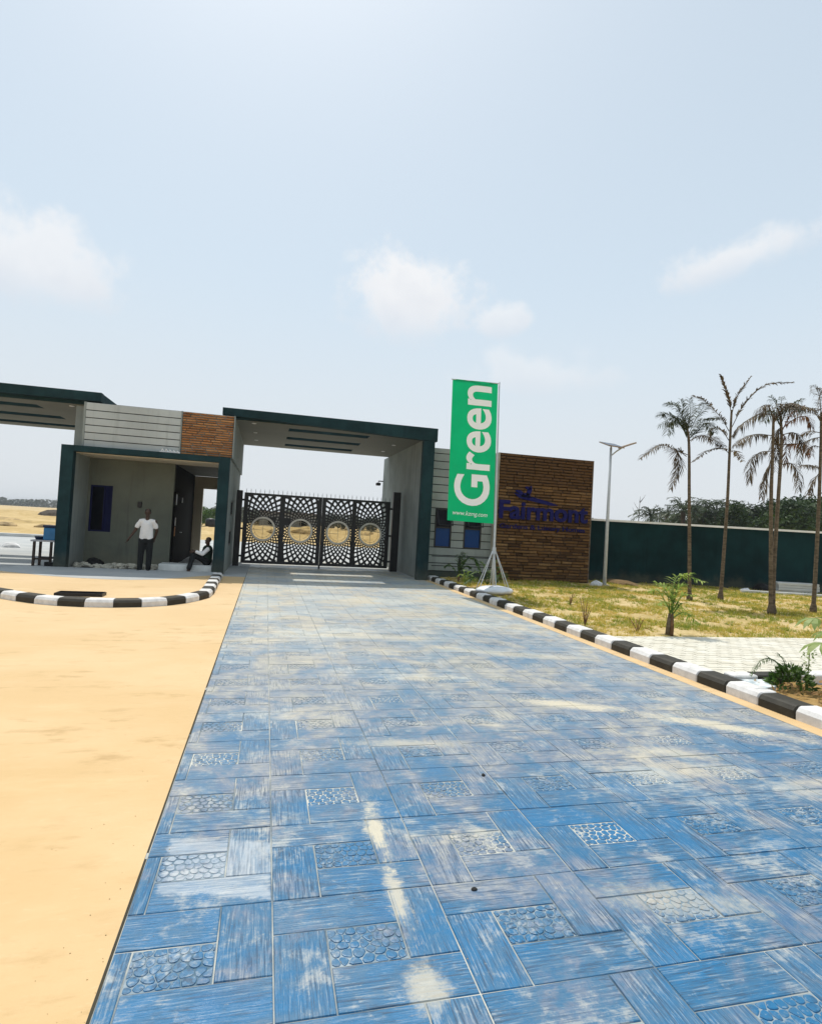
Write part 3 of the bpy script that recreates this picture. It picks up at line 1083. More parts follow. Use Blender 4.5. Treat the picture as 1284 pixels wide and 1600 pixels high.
# ------------------------------------------------------------------ entrance canopies
def canopy(root, x0, x1, zl, zr, slots, sx0, sx1, ztop=4.90):
    yf, yb, zs_ = 17.8, 24.1, 4.60
    # fascia, deeper towards the right
    MB().prism_y([(x0, zl), (x1, zr), (x1, ztop), (x0, ztop)], yf, yf + .22).build('fascia', M['teal'], root)
    b = MB()
    ys = [yf + .22] + [q for s_ in slots for q in s_] + [yb]
    for i in range(0, len(ys), 2):
        b.box(x0, x1, ys[i], ys[i + 1], zs_ + .012, ztop - .01)
    for s0, s1 in slots:
        b.box(x0, sx0, s0, s1, zs_ + .012, ztop - .01).box(sx1, x1, s0, s1, zs_ + .012, ztop - .01)
    b.build('roof_slab', M['teal'], root)
    s = MB()
    for i in range(0, len(ys), 2):
        s.box(x0 + .02, x1 - .02, ys[i] + (.002 if i == 0 else 0), ys[i + 1], zs_, zs_ + .01)
    for s0, s1 in slots:
        s.box(x0 + .02, sx0, s0, s1, zs_, zs_ + .01).box(sx1, x1 - .02, s0, s1, zs_, zs_ + .01)
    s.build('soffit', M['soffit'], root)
    for i, s0 in enumerate([q[0] for q in slots]):
        for px in (x0 + .9, x1 - .9):
            MB().tube([(px, s0 - .35, zs_ - .012), (px, s0 - .35, zs_ - .001)], .07, 12).build('downlight', M['white'], root)


SL = [(18.72, 19.38), (20.68, 21.34), (22.64, 23.30)]
CR = thing('entrance_canopy', 'dark teal flat canopy over the patterned gate, three slots in its soffit', 'canopy', (1.9, 17.8, 0), 'entrance canopies')
canopy(CR, -1.44, 5.20, 4.69, 4.48, SL, .53, 3.17)
MB().box(4.75, 5.12, 17.80, 18.02, 0, 4.475).build('front_pillar', M['teal'], CR)
MB().box(4.90, 5.10, 18.023, 25.0, 0, 4.595).build('side_wall', M['grey'], CR)
MB().box(-1.40, -1.055, 18.1, 24.2, 3.37, 4.597).build('side_wall', M['grey'], CR)
CL = thing('entrance_canopy', 'dark teal flat canopy left of the guard house, cut by the frame', 'canopy', (-8, 17.8, 0), 'entrance canopies')
canopy(CL, -12.2, -4.70, 4.69, 4.71, SL, -10.0, -6.62, 4.96)
MB().box(-12.1, -11.7, 17.85, 24.2, 0, 4.6).build('side_wall', M['grey'], CL)
MB().box(-5.4, -5.06, 18.1, 24.2, 3.37, 4.597).build('side_wall', M['grey'], CL)

# ------------------------------------------------------------------ gate
GY = 20.87
GT = thing('gate', 'black laser cut metal gate with four round discs under the canopy', 'gate', (1.9, GY, 0))
MB().bbox(-1.04, -.84, GY - .1, GY + .1, 0, 2.62, .01).build('gate_post', M['black'], GT)
MB().bbox(4.50, 4.78, GY - .12, GY + .12, 0, 2.93, .01).build('gate_post', M['black'], GT)
zb, zt = .10, 2.56
pan = [(-.66, .47), (.60, 1.80), (2.04, 3.04), (3.15, 4.30)]
fr = MB()
fr.box(-.78, 1.915, GY - .03, GY + .03, zt - .08, zt).box(-.78, 1.915, GY - .03, GY + .03, zb, zb + .10)
fr.box(-.78, -.66, GY - .03, GY + .03, zb + .10, zt - .08).box(.47, .60, GY - .03, GY + .03, zb + .10, zt - .08).box(1.80, 1.915, GY - .03, GY + .03, zb + .10, zt - .08)
fr.build('gate_leaf', M['black'], GT)
fr = MB()
fr.box(1.925, 4.42, GY - .03, GY + .03, zt - .08, zt).box(1.925, 4.42, GY - .03, GY + .03, zb, zb + .10)
fr.box(1.925, 2.04, GY - .03, GY + .03, zb + .10, zt - .08).box(3.04, 3.15, GY - .03, GY + .03, zb + .10, zt - .08).box(4.30, 4.42, GY - .03, GY + .03, zb + .10, zt - .08)
fr.build('gate_leaf', M['black'], GT)
PZ0, PZ1 = zb + .10, zt - .08
for x0, x1 in pan:
    cx, cz = (x0 + x1) / 2, 1.32
    Rm = .415
    lat = MB()
    NS = 30
    for sgn in (1, -1):
        for k in range(NS):
            ph0 = 2 * math.pi * (k + .25) / NS
            pts = []
            r = Rm
            while r < 1.7:
                a = ph0 + sgn * .80 * math.log(r / Rm) / 1.0
                pts.append((cx + r * math.cos(a), cz + r * math.sin(a), r))
                r *= 1.06
            for (xa, za, ra), (xb, zb_, rb) in zip(pts, pts[1:]):
                if not (x0 < xa < x1 and PZ0 < za < PZ1):
                    break
                xb2, zb2 = min(max(xb, x0), x1), min(max(zb_, PZ0), PZ1)
                dx, dz = xb - xa, zb_ - za
                Ld = math.hypot(dx, dz)
                nx_, nz_ = -dz / Ld, dx / Ld
                wa, wb = .034 * ra + .002, .034 * rb + .002
                ya, yb_ = GY - .006 - (.001 if sgn > 0 else 0), GY + .006
                lat.quadmesh([(xa + nx_ * wa, ya, za + nz_ * wa), (xa - nx_ * wa, ya, za - nz_ * wa), (xb2 - nx_ * wb, ya, zb2 - nz_ * wb), (xb2 + nx_ * wb, ya, zb2 + nz_ * wb),
                              (xa + nx_ * wa, yb_, za + nz_ * wa), (xa - nx_ * wa, yb_, za - nz_ * wa), (xb2 - nx_ * wb, yb_, zb2 - nz_ * wb), (xb2 + nx_ * wb, yb_, zb2 + nz_ * wb)],
                             [(0, 1, 2, 3), (7, 6, 5, 4), (0, 3, 7, 4), (1, 5, 6, 2)])
    for xx in (x0 + .012, x1 - .012):
        lat.box(xx - .012, xx + .012, GY - .010, GY + .010, PZ0, PZ1)
    lat.build('lattice_panel', M['black'], GT)
    ring = MB()
    n = 40
    for rr, yy0, yy1 in ((Rm, GY - .02, GY + .02),):
        for i in range(n):
            a, b = 2 * math.pi * i / n, 2 * math.pi * (i + 1) / n
            ri, ro = rr - .050, rr + .012
            v = [(cx + q * math.cos(t), yq, cz + q * math.sin(t)) for t in (a, b) for q in (ri, ro) for yq in (yy0, yy1)]
            ring.quadmesh(v, [(0, 2, 6, 4), (1, 5, 7, 3), (0, 4, 5, 1), (2, 3, 7, 6)])
    rg = ring.build('disc_ring', M['brass'], GT)
    dsk = MB().tube([(cx, GY - .003, cz), (cx, GY + .003, cz)], Rm - .051, 40)
    dsk.build('disc', M['amber'], rg)
    bar = MB().box(cx - .006, cx + .006, GY + .006, GY + .014, cz - Rm + .04, cz + Rm - .04)
    bar.box(cx - Rm + .05, cx - .006, GY + .006, GY + .014, cz - .046, cz - .034).box(cx + .006, cx + Rm - .05, GY + .006, GY + .014, cz + .094, cz + .106)
    for q in range(40):
        a0, a1 = 2 * math.pi * q / 40, 2 * math.pi * (q + 1) / 40
        bar.tube([(cx + .30 * math.cos(a0), GY + .010, cz + .30 * math.sin(a0)), (cx + .30 * math.cos(a1), GY + .010, cz + .30 * math.sin(a1))], .005, 4, False)
    for q in range(12):
        a0 = 2 * math.pi * q / 12
        bar.tube([(cx + .30 * math.cos(a0), GY + .010, cz + .30 * math.sin(a0)), (cx + .36 * math.cos(a0), GY + .010, cz + .36 * math.sin(a0))], .005, 4, False)
    bar.build('disc_bar', M['brass'], rg)
sp_ = MB().tube([(0, 0, 0), (0, 0, .09), (0, 0, .16)], [.008, .008, .001], 5).data('spike', M['black'])
for i in range(34):
    x = -.72 + i * (5.1 / 33)
    obj('spike', sp_, GT, None, None).location = (x, GY, zt)
for o in [q for q in GT.children if q.name.startswith('spike')]:
    o.matrix_parent_inverse = Matrix.Translation(-GT.location)
for z in (.35, 1.3, 2.3):
    MB().tube([(-.84, GY, z), (-.76, GY, z)], .035, 8).build('hinge', M['black'], GT)
    MB().tube([(4.40, GY, z), (4.52, GY, z)], .035, 8).build('hinge', M['black'], GT)
MB().bbox(1.90, 1.96, GY - .06, GY + .06, .0, .14, .01).build('drop_bolt', M['black'], GT)
# camera on the canopy wall
sc_ = thing('security_camera', 'small black security camera on the canopy wall behind the gate', 'camera', (4.88, 24.9, 3.5))
MB().bbox(4.60, 4.78, 24.86, 25.14, 3.42, 3.54, .02).build('camera_body', M['black'], sc_)
MB().tube([(4.90, 25.0, 3.62), (4.70, 25.0, 3.62), (4.70, 25.0, 3.53)], .025, 8).build('bracket', M['black'], sc_)

# ------------------------------------------------------------------ office block and stone sign wall
OF = thing('office_building', 'pale grey clad office beside the gate with two blue windows', 'building', (6.3, 18.3, 0))
FY = 18.32
MB().box(5.13, 7.46, FY + .06, 24, 0, 4.36).build('wall', M['grey'], OF)
gb = MB()
wins = [(5.42, 6.00), (6.44, 7.06)]
WZ0, WZ1 = 1.06, 2.36
gb.box(5.131, 7.43, FY + .035, FY + .059, .12, WZ0).box(5.131, 7.43, FY + .035, FY + .059, WZ1, 4.355)
gb.box(5.131, 5.42, FY + .035, FY + .059, WZ0, WZ1).box(6.00, 6.44, FY + .035, FY + .059, WZ0, WZ1).box(7.06, 7.43, FY + .035, FY + .059, WZ0, WZ1)
gb.build('groove_backing', M['groove'], OF)
z = 1.06 - .26 * 3
while z < 4.3:
    z1 = min(z + .26, 4.356)
    segs = [(5.133, 7.428)] if (z1 <= WZ0 + .01 or z >= WZ1 - .01) else [(5.133, 5.42), (6.00, 6.44), (7.06, 7.428)]
    for a, b in segs:
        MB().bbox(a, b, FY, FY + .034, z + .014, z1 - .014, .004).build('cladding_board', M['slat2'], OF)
    z = z1
MB().box(5.128, 7.44, FY - .05, FY + .058, 0, .27).build('plinth', M['teal'], OF)
for i, (a, b) in enumerate(wins):
    f_ = MB()
    for p, q, c, d in ((a, a + .045, WZ0, WZ1), (b - .045, b, WZ0, WZ1), (a + .045, b - .045, WZ0, WZ0 + .045), (a + .045, b - .045, WZ1 - .045, WZ1), (a + .045, b - .045, 1.70, 1.74)):
        f_.box(p, q, FY - .012, FY + .055, c, d)
    w = f_.build('window', M['black'], OF)
    MB().box(a + .045, b - .045, FY + .028, FY + .034, WZ0 + .045, 1.70).build('pane', M['blueglass'], w)
    MB().box(a + .045, b - .045, FY + .045, FY + .052, 1.74, WZ1 - .045).build('pane', M['darkglass'], w)
    # top hung sash pushed open
    s_ = MB()
    hz_ = WZ1 - .05
    dx = .30
    pts = [(a + .05, FY - .005, hz_), (b - .05, FY - .005, hz_), (b - .05, FY - .32, hz_ - .50), (a + .05, FY - .32, hz_ - .50)]
    for p, q in ((0, 1), (1, 2), (2, 3), (3, 0)):
        s_.tube([pts[p], pts[q]], .018, 6)
    sash = s_.build('open_sash', M['black'], w)
# return strip and the stone wall
SW = thing('stone_wall', 'tall brown stacked stone wall carrying the dark blue lettering', 'wall', (9.2, 18.0, 0))
SYF = 18.0
MB().box(7.46, 10.95, SYF + .0, 24, 0, 4.35).build('wall_core', M['mortar'], SW)
MB().box(7.43, 7.462, SYF - .03, FY + .05, 0, 4.352).build('edge_trim', mat('tan_edge_trim', (.40, .36, .28), .7), SW)
MB().box(10.953, 10.985, SYF - .03, SYF + .5, 0, 4.352).build('edge_trim', mat('brown_edge_trim', (.16, .12, .09), .7), SW)
stonepanel(SW, 7.464, 10.951, .0, 4.345, SYF - .02, .100, .22, .60, M['stoneslip'])


def textmesh(body, name, size=1.0, offset=0.0, extrude=0.0, shear=0.0):
    cu = bpy.data.curves.new(name, 'FONT')
    cu.body = body
    cu.size = size
    cu.offset = offset
    cu.extrude = extrude
    cu.shear = shear
    cu.resolution_u = 6
    ob = bpy.data.objects.new(name, cu)
    COL.objects.link(ob)
    dg_ = bpy.context.evaluated_depsgraph_get()
    me = bpy.data.meshes.new_from_object(ob.evaluated_get(dg_))
    bpy.data.objects.remove(ob)
    xs = [v.co.x for v in me.vertices]
    ys = [v.co.y for v in me.vertices]
    me.name = name
    return me, min(xs), max(xs), min(ys), max(ys)


def letters(body, root, x0, x1, zbase, cap, y, ext, m, off):
    """separate extruded letters along +x facing -y, spread to fill x0..x1"""
    full, a, b, c, d = textmesh(body, 'letter', 1, off)
    capme, _, _, c0, d0 = textmesh('H', 'letter', 1, off)
    k = (x1 - x0) / (b - a)
    kz = cap / (d0 - c0)
    pref = 0
    for i, ch in enumerate(body):
        if ch == ' ':
            continue
        me, la, lb, _, _ = textmesh(ch, 'letter', 1, off, ext)
        _, pa, pb, _, _ = textmesh(body[:i + 1], 'letter', 1, off)
        # right edge of the prefix is the right edge of this letter
        sx = x0 + (pb - a) * k - lb * k
        for v in me.vertices:
            v.co = Vector((sx + v.co.x * k, y - v.co.z, zbase + v.co.y * kz))
        me.flip_normals()
        me.materials.append(m)
        obj('letter', me, root)


SG = thing('wall_sign', 'dark blue raised letters and swoosh on the brown stone wall', 'sign', (9.2, 17.9, 2.1))
LY = SYF - .075
letters('Fairmont', SG, 7.50, 10.80, 2.17, .62, LY, .035, M['navy'], .028)
letters('Gardens & Luxury Homes', SG, 7.55, 10.72, 1.83, .15, LY, .018, M['navy'], .012)
sw = MB()
def ribbon(pts, wid):
    P = smoothpath([(p[0], 0, p[1]) for p in pts], 7)
    n = len(P)
    up, dn = [], []
    for i, p in enumerate(P):
        t = (P[min(i + 1, n - 1)] - P[max(i - 1, 0)]).normalized()
        nrm = Vector((-t.z, 0, t.x))
        w = wid * math.sin(math.pi * min(.97, max(.03, i / (n - 1)))) ** .7
        up.append(p + nrm * w)
        dn.append(p - nrm * w)
    for i in range(n - 1):
        q = [dn[i], dn[i + 1], up[i + 1], up[i]]
        v = [(a.x, LY - .03, a.z) for a in q] + [(a.x, LY + .03, a.z) for a in q]
        sw.quadmesh(v, [(0, 1, 2, 3), (7, 6, 5, 4), (0, 4, 5, 1), (2, 6, 7, 3), (1, 5, 6, 2), (3, 7, 4, 0)])
ribbon([(8.02, 3.02), (8.25, 2.92), (8.65, 2.86), (9.3, 2.74), (9.62, 2.70)], .07)
ribbon([(8.05, 3.10), (8.22, 3.06), (8.40, 2.90)], .06)
ribbon([(8.62, 3.30), (8.55, 3.10), (8.45, 2.92)], .075)
ribbon([(8.40, 3.25), (8.50, 3.22), (8.62, 3.20)], .05)
ribbon([(8.25, 2.92), (8.45, 2.98), (8.62, 2.90)], .075)
sw.build('swoosh', M['navy'], SG)
# low rail in front of the office
HR = thing('handrail', 'low black rail on a post in front of the grey office', 'railing', (6.1, 17.6, .1))
MB().bbox(6.07, 6.13, 17.57, 17.63, .05, .83, .006).build('post', M['black'], HR)
for z in (.80, .50):
    MB().tube([(5.17, 17.605 + .02, z), (7.42, 17.625, z)], .014, 6).build('rail', M['black'], HR)

# ------------------------------------------------------------------ perimeter wall
PW = thing('perimeter_wall', 'long dark green boundary wall with a white coping behind the palms', 'wall', (16, 18.2, 0))
p0, p1 = Vector((10.99, 19.35, 0)), Vector((32, 14.2, 0))
d = (p1 - p0).normalized()
nn = Vector((d.y, -d.x, 0))
pw = MB()
a, b, c, e = p0 - nn * .1, p1 - nn * .1, p1 + nn * .1, p0 + nn * .1
poly = [(q.x, q.y) for q in (e, c, b, a)]
pw.prism([(q.x, q.y) for q in (p0 + nn * .1, p1 + nn * .1, p1 - nn * .1, p0 - nn * .1)], -.1, 2.30)
pw.build('wall_face', M['wallgreen'], PW)
MB().prism([(q.x, q.y) for q in (p0 + nn * .16, p1 + nn * .16, p1 - nn * .16, p0 - nn * .16)], 2.303, 2.375).build('coping', M['coping'], PW)

# ------------------------------------------------------------------ banner
BN = thing('flag_banner', 'tall green banner with white lettering on a silver pole beside the drive', 'banner', (6.07, 14.64, .1))
BYp = 14.64
def px(z):
    return 6.07 - .13 * (z - .1) / 5.66
MB().tube([(px(.15), BYp, .15), (px(1.2), BYp, 1.2), (px(3.2), BYp, 3.2), (px(5.78), BYp, 5.78)], [.034, .032, .026, .018], 10).build('pole', M['greypole'], BN, True)
MB().tube([(px(5.74) + .02, BYp, 5.735), (4.57, BYp, 5.70)], .014, 8).build('top_arm', M['greypole'], BN)
MB().tube([(px(1.18), BYp, 1.08), (px(1.24), BYp, 1.26)], [.06, .05], 10).build('hub', M['greypole'], BN)
for k in range(6):
    a = 2 * math.pi * (k + .3) / 6
    fx, fy = 6.07 + .48 * math.cos(a), BYp + .48 * math.sin(a)
    MB().tube([(px(1.15) + .05 * math.cos(a), BYp + .05 * math.sin(a), 1.15), (fx, fy, .11)], .013, 6).build('leg', M['greypole'], BN)
M['bannergreen'] = leafmat('green_banner_cloth', (.0, .42, .16), (.0, .46, .175), 1.5, .5, .6)
fl = MB()
nx, nz = 28, 90
def fy_(u, v):
    e = u * (1 - u) * 4
    return BYp + .035 * math.sin(4.2 * v + 1.5 * u) * e + .022 * math.sin(8 * u + 5 * v) * e + .012 * math.sin(17 * v + 9 * u) * (1 - v) * e - .03 * (1 - u) * (1 - v)
for j in range(nz + 1):
    for i in range(nx + 1):
        u, v = i / nx, j / nz
        zz = 1.90 + .02 * (1 - u) + v * (3.79)
        xl, xr = 4.655 - .055 * v, px(zz) - .045
        fl.v.append((xl + (xr - xl) * u, fy_(u, v), zz + .03 * u * v))
for j in range(nz):
    for i in range(nx):
        a = j * (nx + 1) + i
        fl.f.append((a, a + 1, a + nx + 2, a + nx + 1))
fl.build('cloth', M['bannergreen'], BN, True)
M['bannerwhite'] = leafmat('white_banner_print', (.90, .90, .88), (.92, .92, .90), 1.5, .02, .6)
def bannertext(body, fx, off, shear=0):
    me, a, b, c, d_ = textmesh(body, 'lettering', 1, off, 0, shear)
    bm = bmesh.new()
    bm.from_mesh(me)
    for i in range(1, 30):
        bmesh.ops.bisect_plane(bm, geom=bm.verts[:] + bm.edges[:] + bm.faces[:], plane_co=(a + (b - a) * i / 30, 0, 0), plane_no=(1, 0, 0))
    for i in range(1, 9):
        bmesh.ops.bisect_plane(bm, geom=bm.verts[:] + bm.edges[:] + bm.faces[:], plane_co=(0, c + (d_ - c) * i / 9, 0), plane_no=(0, 1, 0))
    bmesh.ops.triangulate(bm, faces=bm.faces[:])
    for v in bm.verts:
        p = fx((v.co.x - a) / (b - a), (v.co.y - c), d_ - c)
        vv = (p.z - 1.90) / 3.79
        xl, xr = 4.655 - .055 * vv, px(p.z) - .045
        p.y = fy_((p.x - xl) / (xr - xl), vv) - .007
        v.co = p
    bm.to_mesh(me)
    bm.free()
    me.materials.append(M['bannerwhite'])
    obj('lettering', me, BN)
capm = textmesh('H', 'x', 1, .03)
caph = capm[4] - capm[3]
desc = textmesh('G', 'x', 1, .03)[3]
def fgreen(u, y, H):
    # reads upward: text x -> world z, text up -> world -x
    z = 2.345 + u * 3.255
    x0 = 5.88 - .115 * (z - 2.3) / 3.3
    return Vector((x0 - y / H * 1.02 - .04, BYp - .030, z))
bannertext('Green', fgreen, .019)
bannertext('www.kzmg.com', lambda u, y, H: Vector((4.80 + u * 1.0, BYp - .030, 2.05 + y / H * .15 - .02 * u)), .0, .25)
WB = thing('weight_bag', 'flat white plastic bag weighing down the foot of the banner stand', 'bag', (5.85, 13.95, .1))
wb = MB()
wb.ball((5.83, 13.95, .17), (.50, .36, .12), 22, 12, .05)
o = wb.build('bag_skin', M['plastic_w'], WB, True)
MB().tube([(5.60, 13.75, .27), (5.8, 13.9, .305), (6.05, 14.1, .27)], .012, 6).build('seam', M['padgrey'], WB)

# ------------------------------------------------------------------ solar street lamp
LX, LYp = 11.18, 17.29
SLp = thing('street_lamp', 'slim grey solar street lamp standing before the dark wall', 'street lamp', (LX, LYp, .1))
MB().tube([(LX, LYp, .08), (LX, LYp, 2.5), (LX, LYp, 4.75)], [.062, .052, .038], 12).build('pole', M['greypole'], SLp, True)
MB().bbox(LX - .13, LX + .13, LYp - .13, LYp + .13, .08, .115, .006).build('base_plate', M['steel'], SLp)
MB().tube([(LX + .01, LYp, 4.48), (LX + .22, LYp - .02, 4.66), (LX + .42, LYp - .05, 4.80)], .024, 8).build('arm', M['greypole'], SLp)
pan_ = MB()
c0 = Vector((LX + .02, LYp, 4.85))
def slabq(c, ux, uy, t, mb):
    n_ = ux.cross(uy).normalized() * t
    q = [c - ux - uy, c + ux - uy, c + ux + uy, c - ux + uy]
    mb.quadmesh([tuple(p - n_) for p in q] + [tuple(p + n_) for p in q], [(3, 2, 1, 0), (4, 5, 6, 7), (0, 1, 5, 4), (1, 2, 6, 5), (2, 3, 7, 6), (3, 0, 4, 7)])
slabq(c0, Vector((.30, 0, -.015)), Vector((0, .30, .10)), .016, pan_)
pp = pan_.build('solar_panel', M['lampback'], SLp)
pf = MB()
slabq(c0 + Vector((0, -.006, .019)), Vector((.28, 0, -.014)), Vector((0, .28, .0933)), .003, pf)
pf.build('cells', M['solar'], pp)
MB().tube([(LX, LYp, 4.73), (LX, LYp, 4.85)], .03, 8).build('panel_bracket', M['steel'], SLp)
lh = MB()
slabq(Vector((LX + .58, LYp - .06, 4.88)), Vector((.25, -.02, .095)), Vector((0, .13, .0)), .025, lh)
lo_ = lh.build('lamp_head', M['lampback'], SLp)

# ------------------------------------------------------------------ palms
def frond(mb, pts, lmax, spacing, wid, droop, r0=.016, rnd=R_, up=.0, side_bias=1.0):
    P = smoothpath(pts, 7)
    n = len(P)
    mb.tube(P, [r0 * (1 - .75 * i / (n - 1)) for i in range(n)], 5)
    tot = sum((b - a).length for a, b in zip(P, P[1:]))
    cnt = max(6, int(tot / spacing))
    for k in range(cnt):
        t = .14 + .86 * (k + rnd.random() * .4) / cnt
        f = min(.999, t) * (n - 1)
        i = int(f)
        p = P[i].lerp(P[i + 1], f - i)
        tg = (P[i + 1] - P[i]).normalized()
        side = tg.cross(Vector((0, 0, 1)))
        if side.length < .2:
            side = Vector((0, 1, 0))
        side.normalize()
        nrm = side.cross(tg).normalized()
        for sg in (-1, 1):
            if rnd.random() < .10:
                continue
            L = lmax * (.35 + .65 * math.sin(math.pi * min(1, .12 + t * .88)) ** .8) * rnd.uniform(.7, 1.12)
            dr = (tg * rnd.uniform(.45, .8) + side * sg * rnd.uniform(.5, .9) * side_bias + nrm * (up + rnd.uniform(-.15, .35))).normalized()
            dd = droop * rnd.uniform(.6, 1.3)
            m1 = p + dr * L * .5 + Vector((0, 0, -dd * L * .18))
            tip = p + dr * L * (.95 - .25 * min(1, dd)) + Vector((0, 0, -dd * L * .62))
            wv = dr.cross(Vector((rnd.uniform(-.3, .3), rnd.uniform(-.3, .3), 1))).normalized() * wid
            mb.quadmesh([p - wv * .5, p + wv * .5, m1 + wv, m1 - wv, tip], [(0, 1, 2, 3), (3, 2, 4)])


FR = {
 'p1': [[(11.10, 4.68), (10.96, 5.12), (10.73, 5.44), (10.44, 5.49)], [(11.12, 4.64), (11.06, 5.13), (10.88, 5.64)], [(11.13, 4.64), (11.21, 5.22), (11.16, 5.69)], [(11.17, 4.52), (11.45, 4.84), (11.72, 5.17), (12.21, 5.24)], [(11.18, 4.48), (11.55, 4.68), (11.99, 4.64), (12.35, 4.46)], [(11.18, 4.12), (10.77, 4.22), (10.30, 4.30), (9.68, 3.89)], [(11.15, 4.07), (10.86, 4.19), (10.91, 3.77), (10.69, 3.11)], [(11.11, 4.68), (10.77, 5.06), (10.41, 5.18), (10.28, 5.13)], [(11.15, 4.60), (11.39, 5.12), (11.61, 5.47), (11.65, 5.62)], [(11.16, 4.52), (11.41, 4.75), (11.78, 5.07), (12.03, 4.81)], [(11.13, 4.6), (10.9, 4.95), (10.62, 4.95), (10.5, 4.6)]],
 'p2': [[(12.91, 5.53), (12.76, 6.00), (12.47, 6.61)], [(12.94, 5.53), (13.07, 5.99), (13.55, 6.68)], [(12.93, 5.08), (13.38, 5.86), (14.09, 6.48), (15.10, 6.69)], [(12.86, 4.99), (12.54, 5.38), (11.96, 5.79), (11.56, 5.89)], [(12.90, 4.69), (12.61, 4.98), (12.30, 5.02), (12.19, 4.71)], [(12.92, 4.33), (12.63, 4.47), (12.14, 4.35), (11.66, 3.99)], [(12.94, 4.42), (13.15, 4.41), (13.39, 4.15)]],
 'p3a': [[(11.71, 4.74), (11.54, 5.09), (11.33, 5.04), (11.26, 4.85)], [(11.71, 4.88), (11.30, 4.87), (10.80, 4.58), (10.57, 4.31)], [(11.71, 4.38), (11.28, 4.38), (10.90, 4.27), (10.62, 4.05)], [(11.71, 4.01), (11.34, 3.94), (11.10, 3.69), (11.09, 3.20)], [(11.70, 3.81), (11.56, 3.45), (11.44, 2.88)]],
 'p3b': [[(11.95, 4.80), (11.80, 5.14), (11.62, 5.35)], [(11.95, 4.80), (11.94, 5.12), (11.96, 5.37)], [(12.01, 4.55), (12.25, 4.97), (12.64, 5.23)], [(11.98, 4.73), (12.15, 5.11), (12.58, 5.40)], [(12.05, 4.45), (12.36, 4.52), (12.59, 4.32), (12.53, 3.74)], [(12.06, 4.20), (12.37, 4.25), (12.73, 4.26), (12.92, 4.01)], [(12.05, 3.72), (12.31, 3.76), (12.54, 3.52), (12.59, 3.10)], [(11.98, 4.62), (11.86, 4.47), (11.89, 3.83)], [(12.00, 4.48), (12.13, 4.31), (12.16, 3.71)], [(11.97, 4.55), (11.83, 4.18), (11.84, 3.51)], [(12.00, 4.59), (12.39, 4.88), (12.74, 4.95), (12.89, 4.71)]],
 'p4': [[(13.60, 5.14), (13.51, 5.66), (13.30, 5.90)], [(13.62, 4.58), (13.36, 4.52), (13.13, 4.42)], [(13.61, 4.69), (13.26, 4.70), (12.98, 4.58)], [(13.65, 3.77), (13.30, 3.84), (13.02, 3.80)], [(13.63, 3.68), (13.41, 3.40), (13.29, 3.09)], [(13.60, 4.99), (13.39, 5.27), (13.18, 5.21)], [(13.61, 5.14), (13.68, 5.61), (13.76, 5.99)], [(13.63, 4.77), (13.94, 5.07), (14.28, 4.99)], [(13.63, 4.39), (13.97, 4.50), (14.27, 4.22)], [(13.63, 4.32), (13.37, 4.33), (13.19, 4.13)]],
}
PALM = {
 'p1': (13.59, [(11.46, .05), (11.40, 1.2), (11.30, 2.95), (11.21, 4.45), (11.08, 5.0)], 'palm with a fuller greenish crown, nearest to the street lamp', {5: 'frondgrey', 6: 'frondgrey', 4: 'frondgrey'}, 'frondgreen', .42, .55),
 'p2': (13.96, [(12.81, .05), (12.86, 1.3), (12.91, 3.01), (12.91, 4.6), (12.92, 5.62)], 'tallest palm with sparse upright fronds and a bare thin trunk', {}, 'frondgrey', .24, .35),
 'p3a': (11.33, [(11.86, .05), (11.81, 1.2), (11.73, 2.86), (11.72, 3.81), (11.70, 4.92)], 'thinner left trunk of the twin palms with drooping withered fronds', {}, 'frondgrey', .31, 1.3),
 'p3b': (11.36, [(11.95, .05), (11.93, 1.2), (11.97, 2.88), (12.0, 4.2), (11.94, 4.9)], 'palm of the twin pair with dead orange brown hanging fronds', {2: 'frondbrown', 4: 'frondgrey', 5: 'frondbrown', 6: 'frondgrey', 7: 'frondgrey', 8: 'frondbrown', 9: 'frondgrey', 10: 'frondbrown'}, 'frondgreen', .32, 1.1),
 'p4': (11.73, [(13.59, .05), (13.62, 1.3), (13.64, 3.0), (13.63, 4.39), (13.60, 5.22)], 'palm at the right edge of the picture, half its crown cut off', {}, 'frondgrey', .31, 1.0),
}
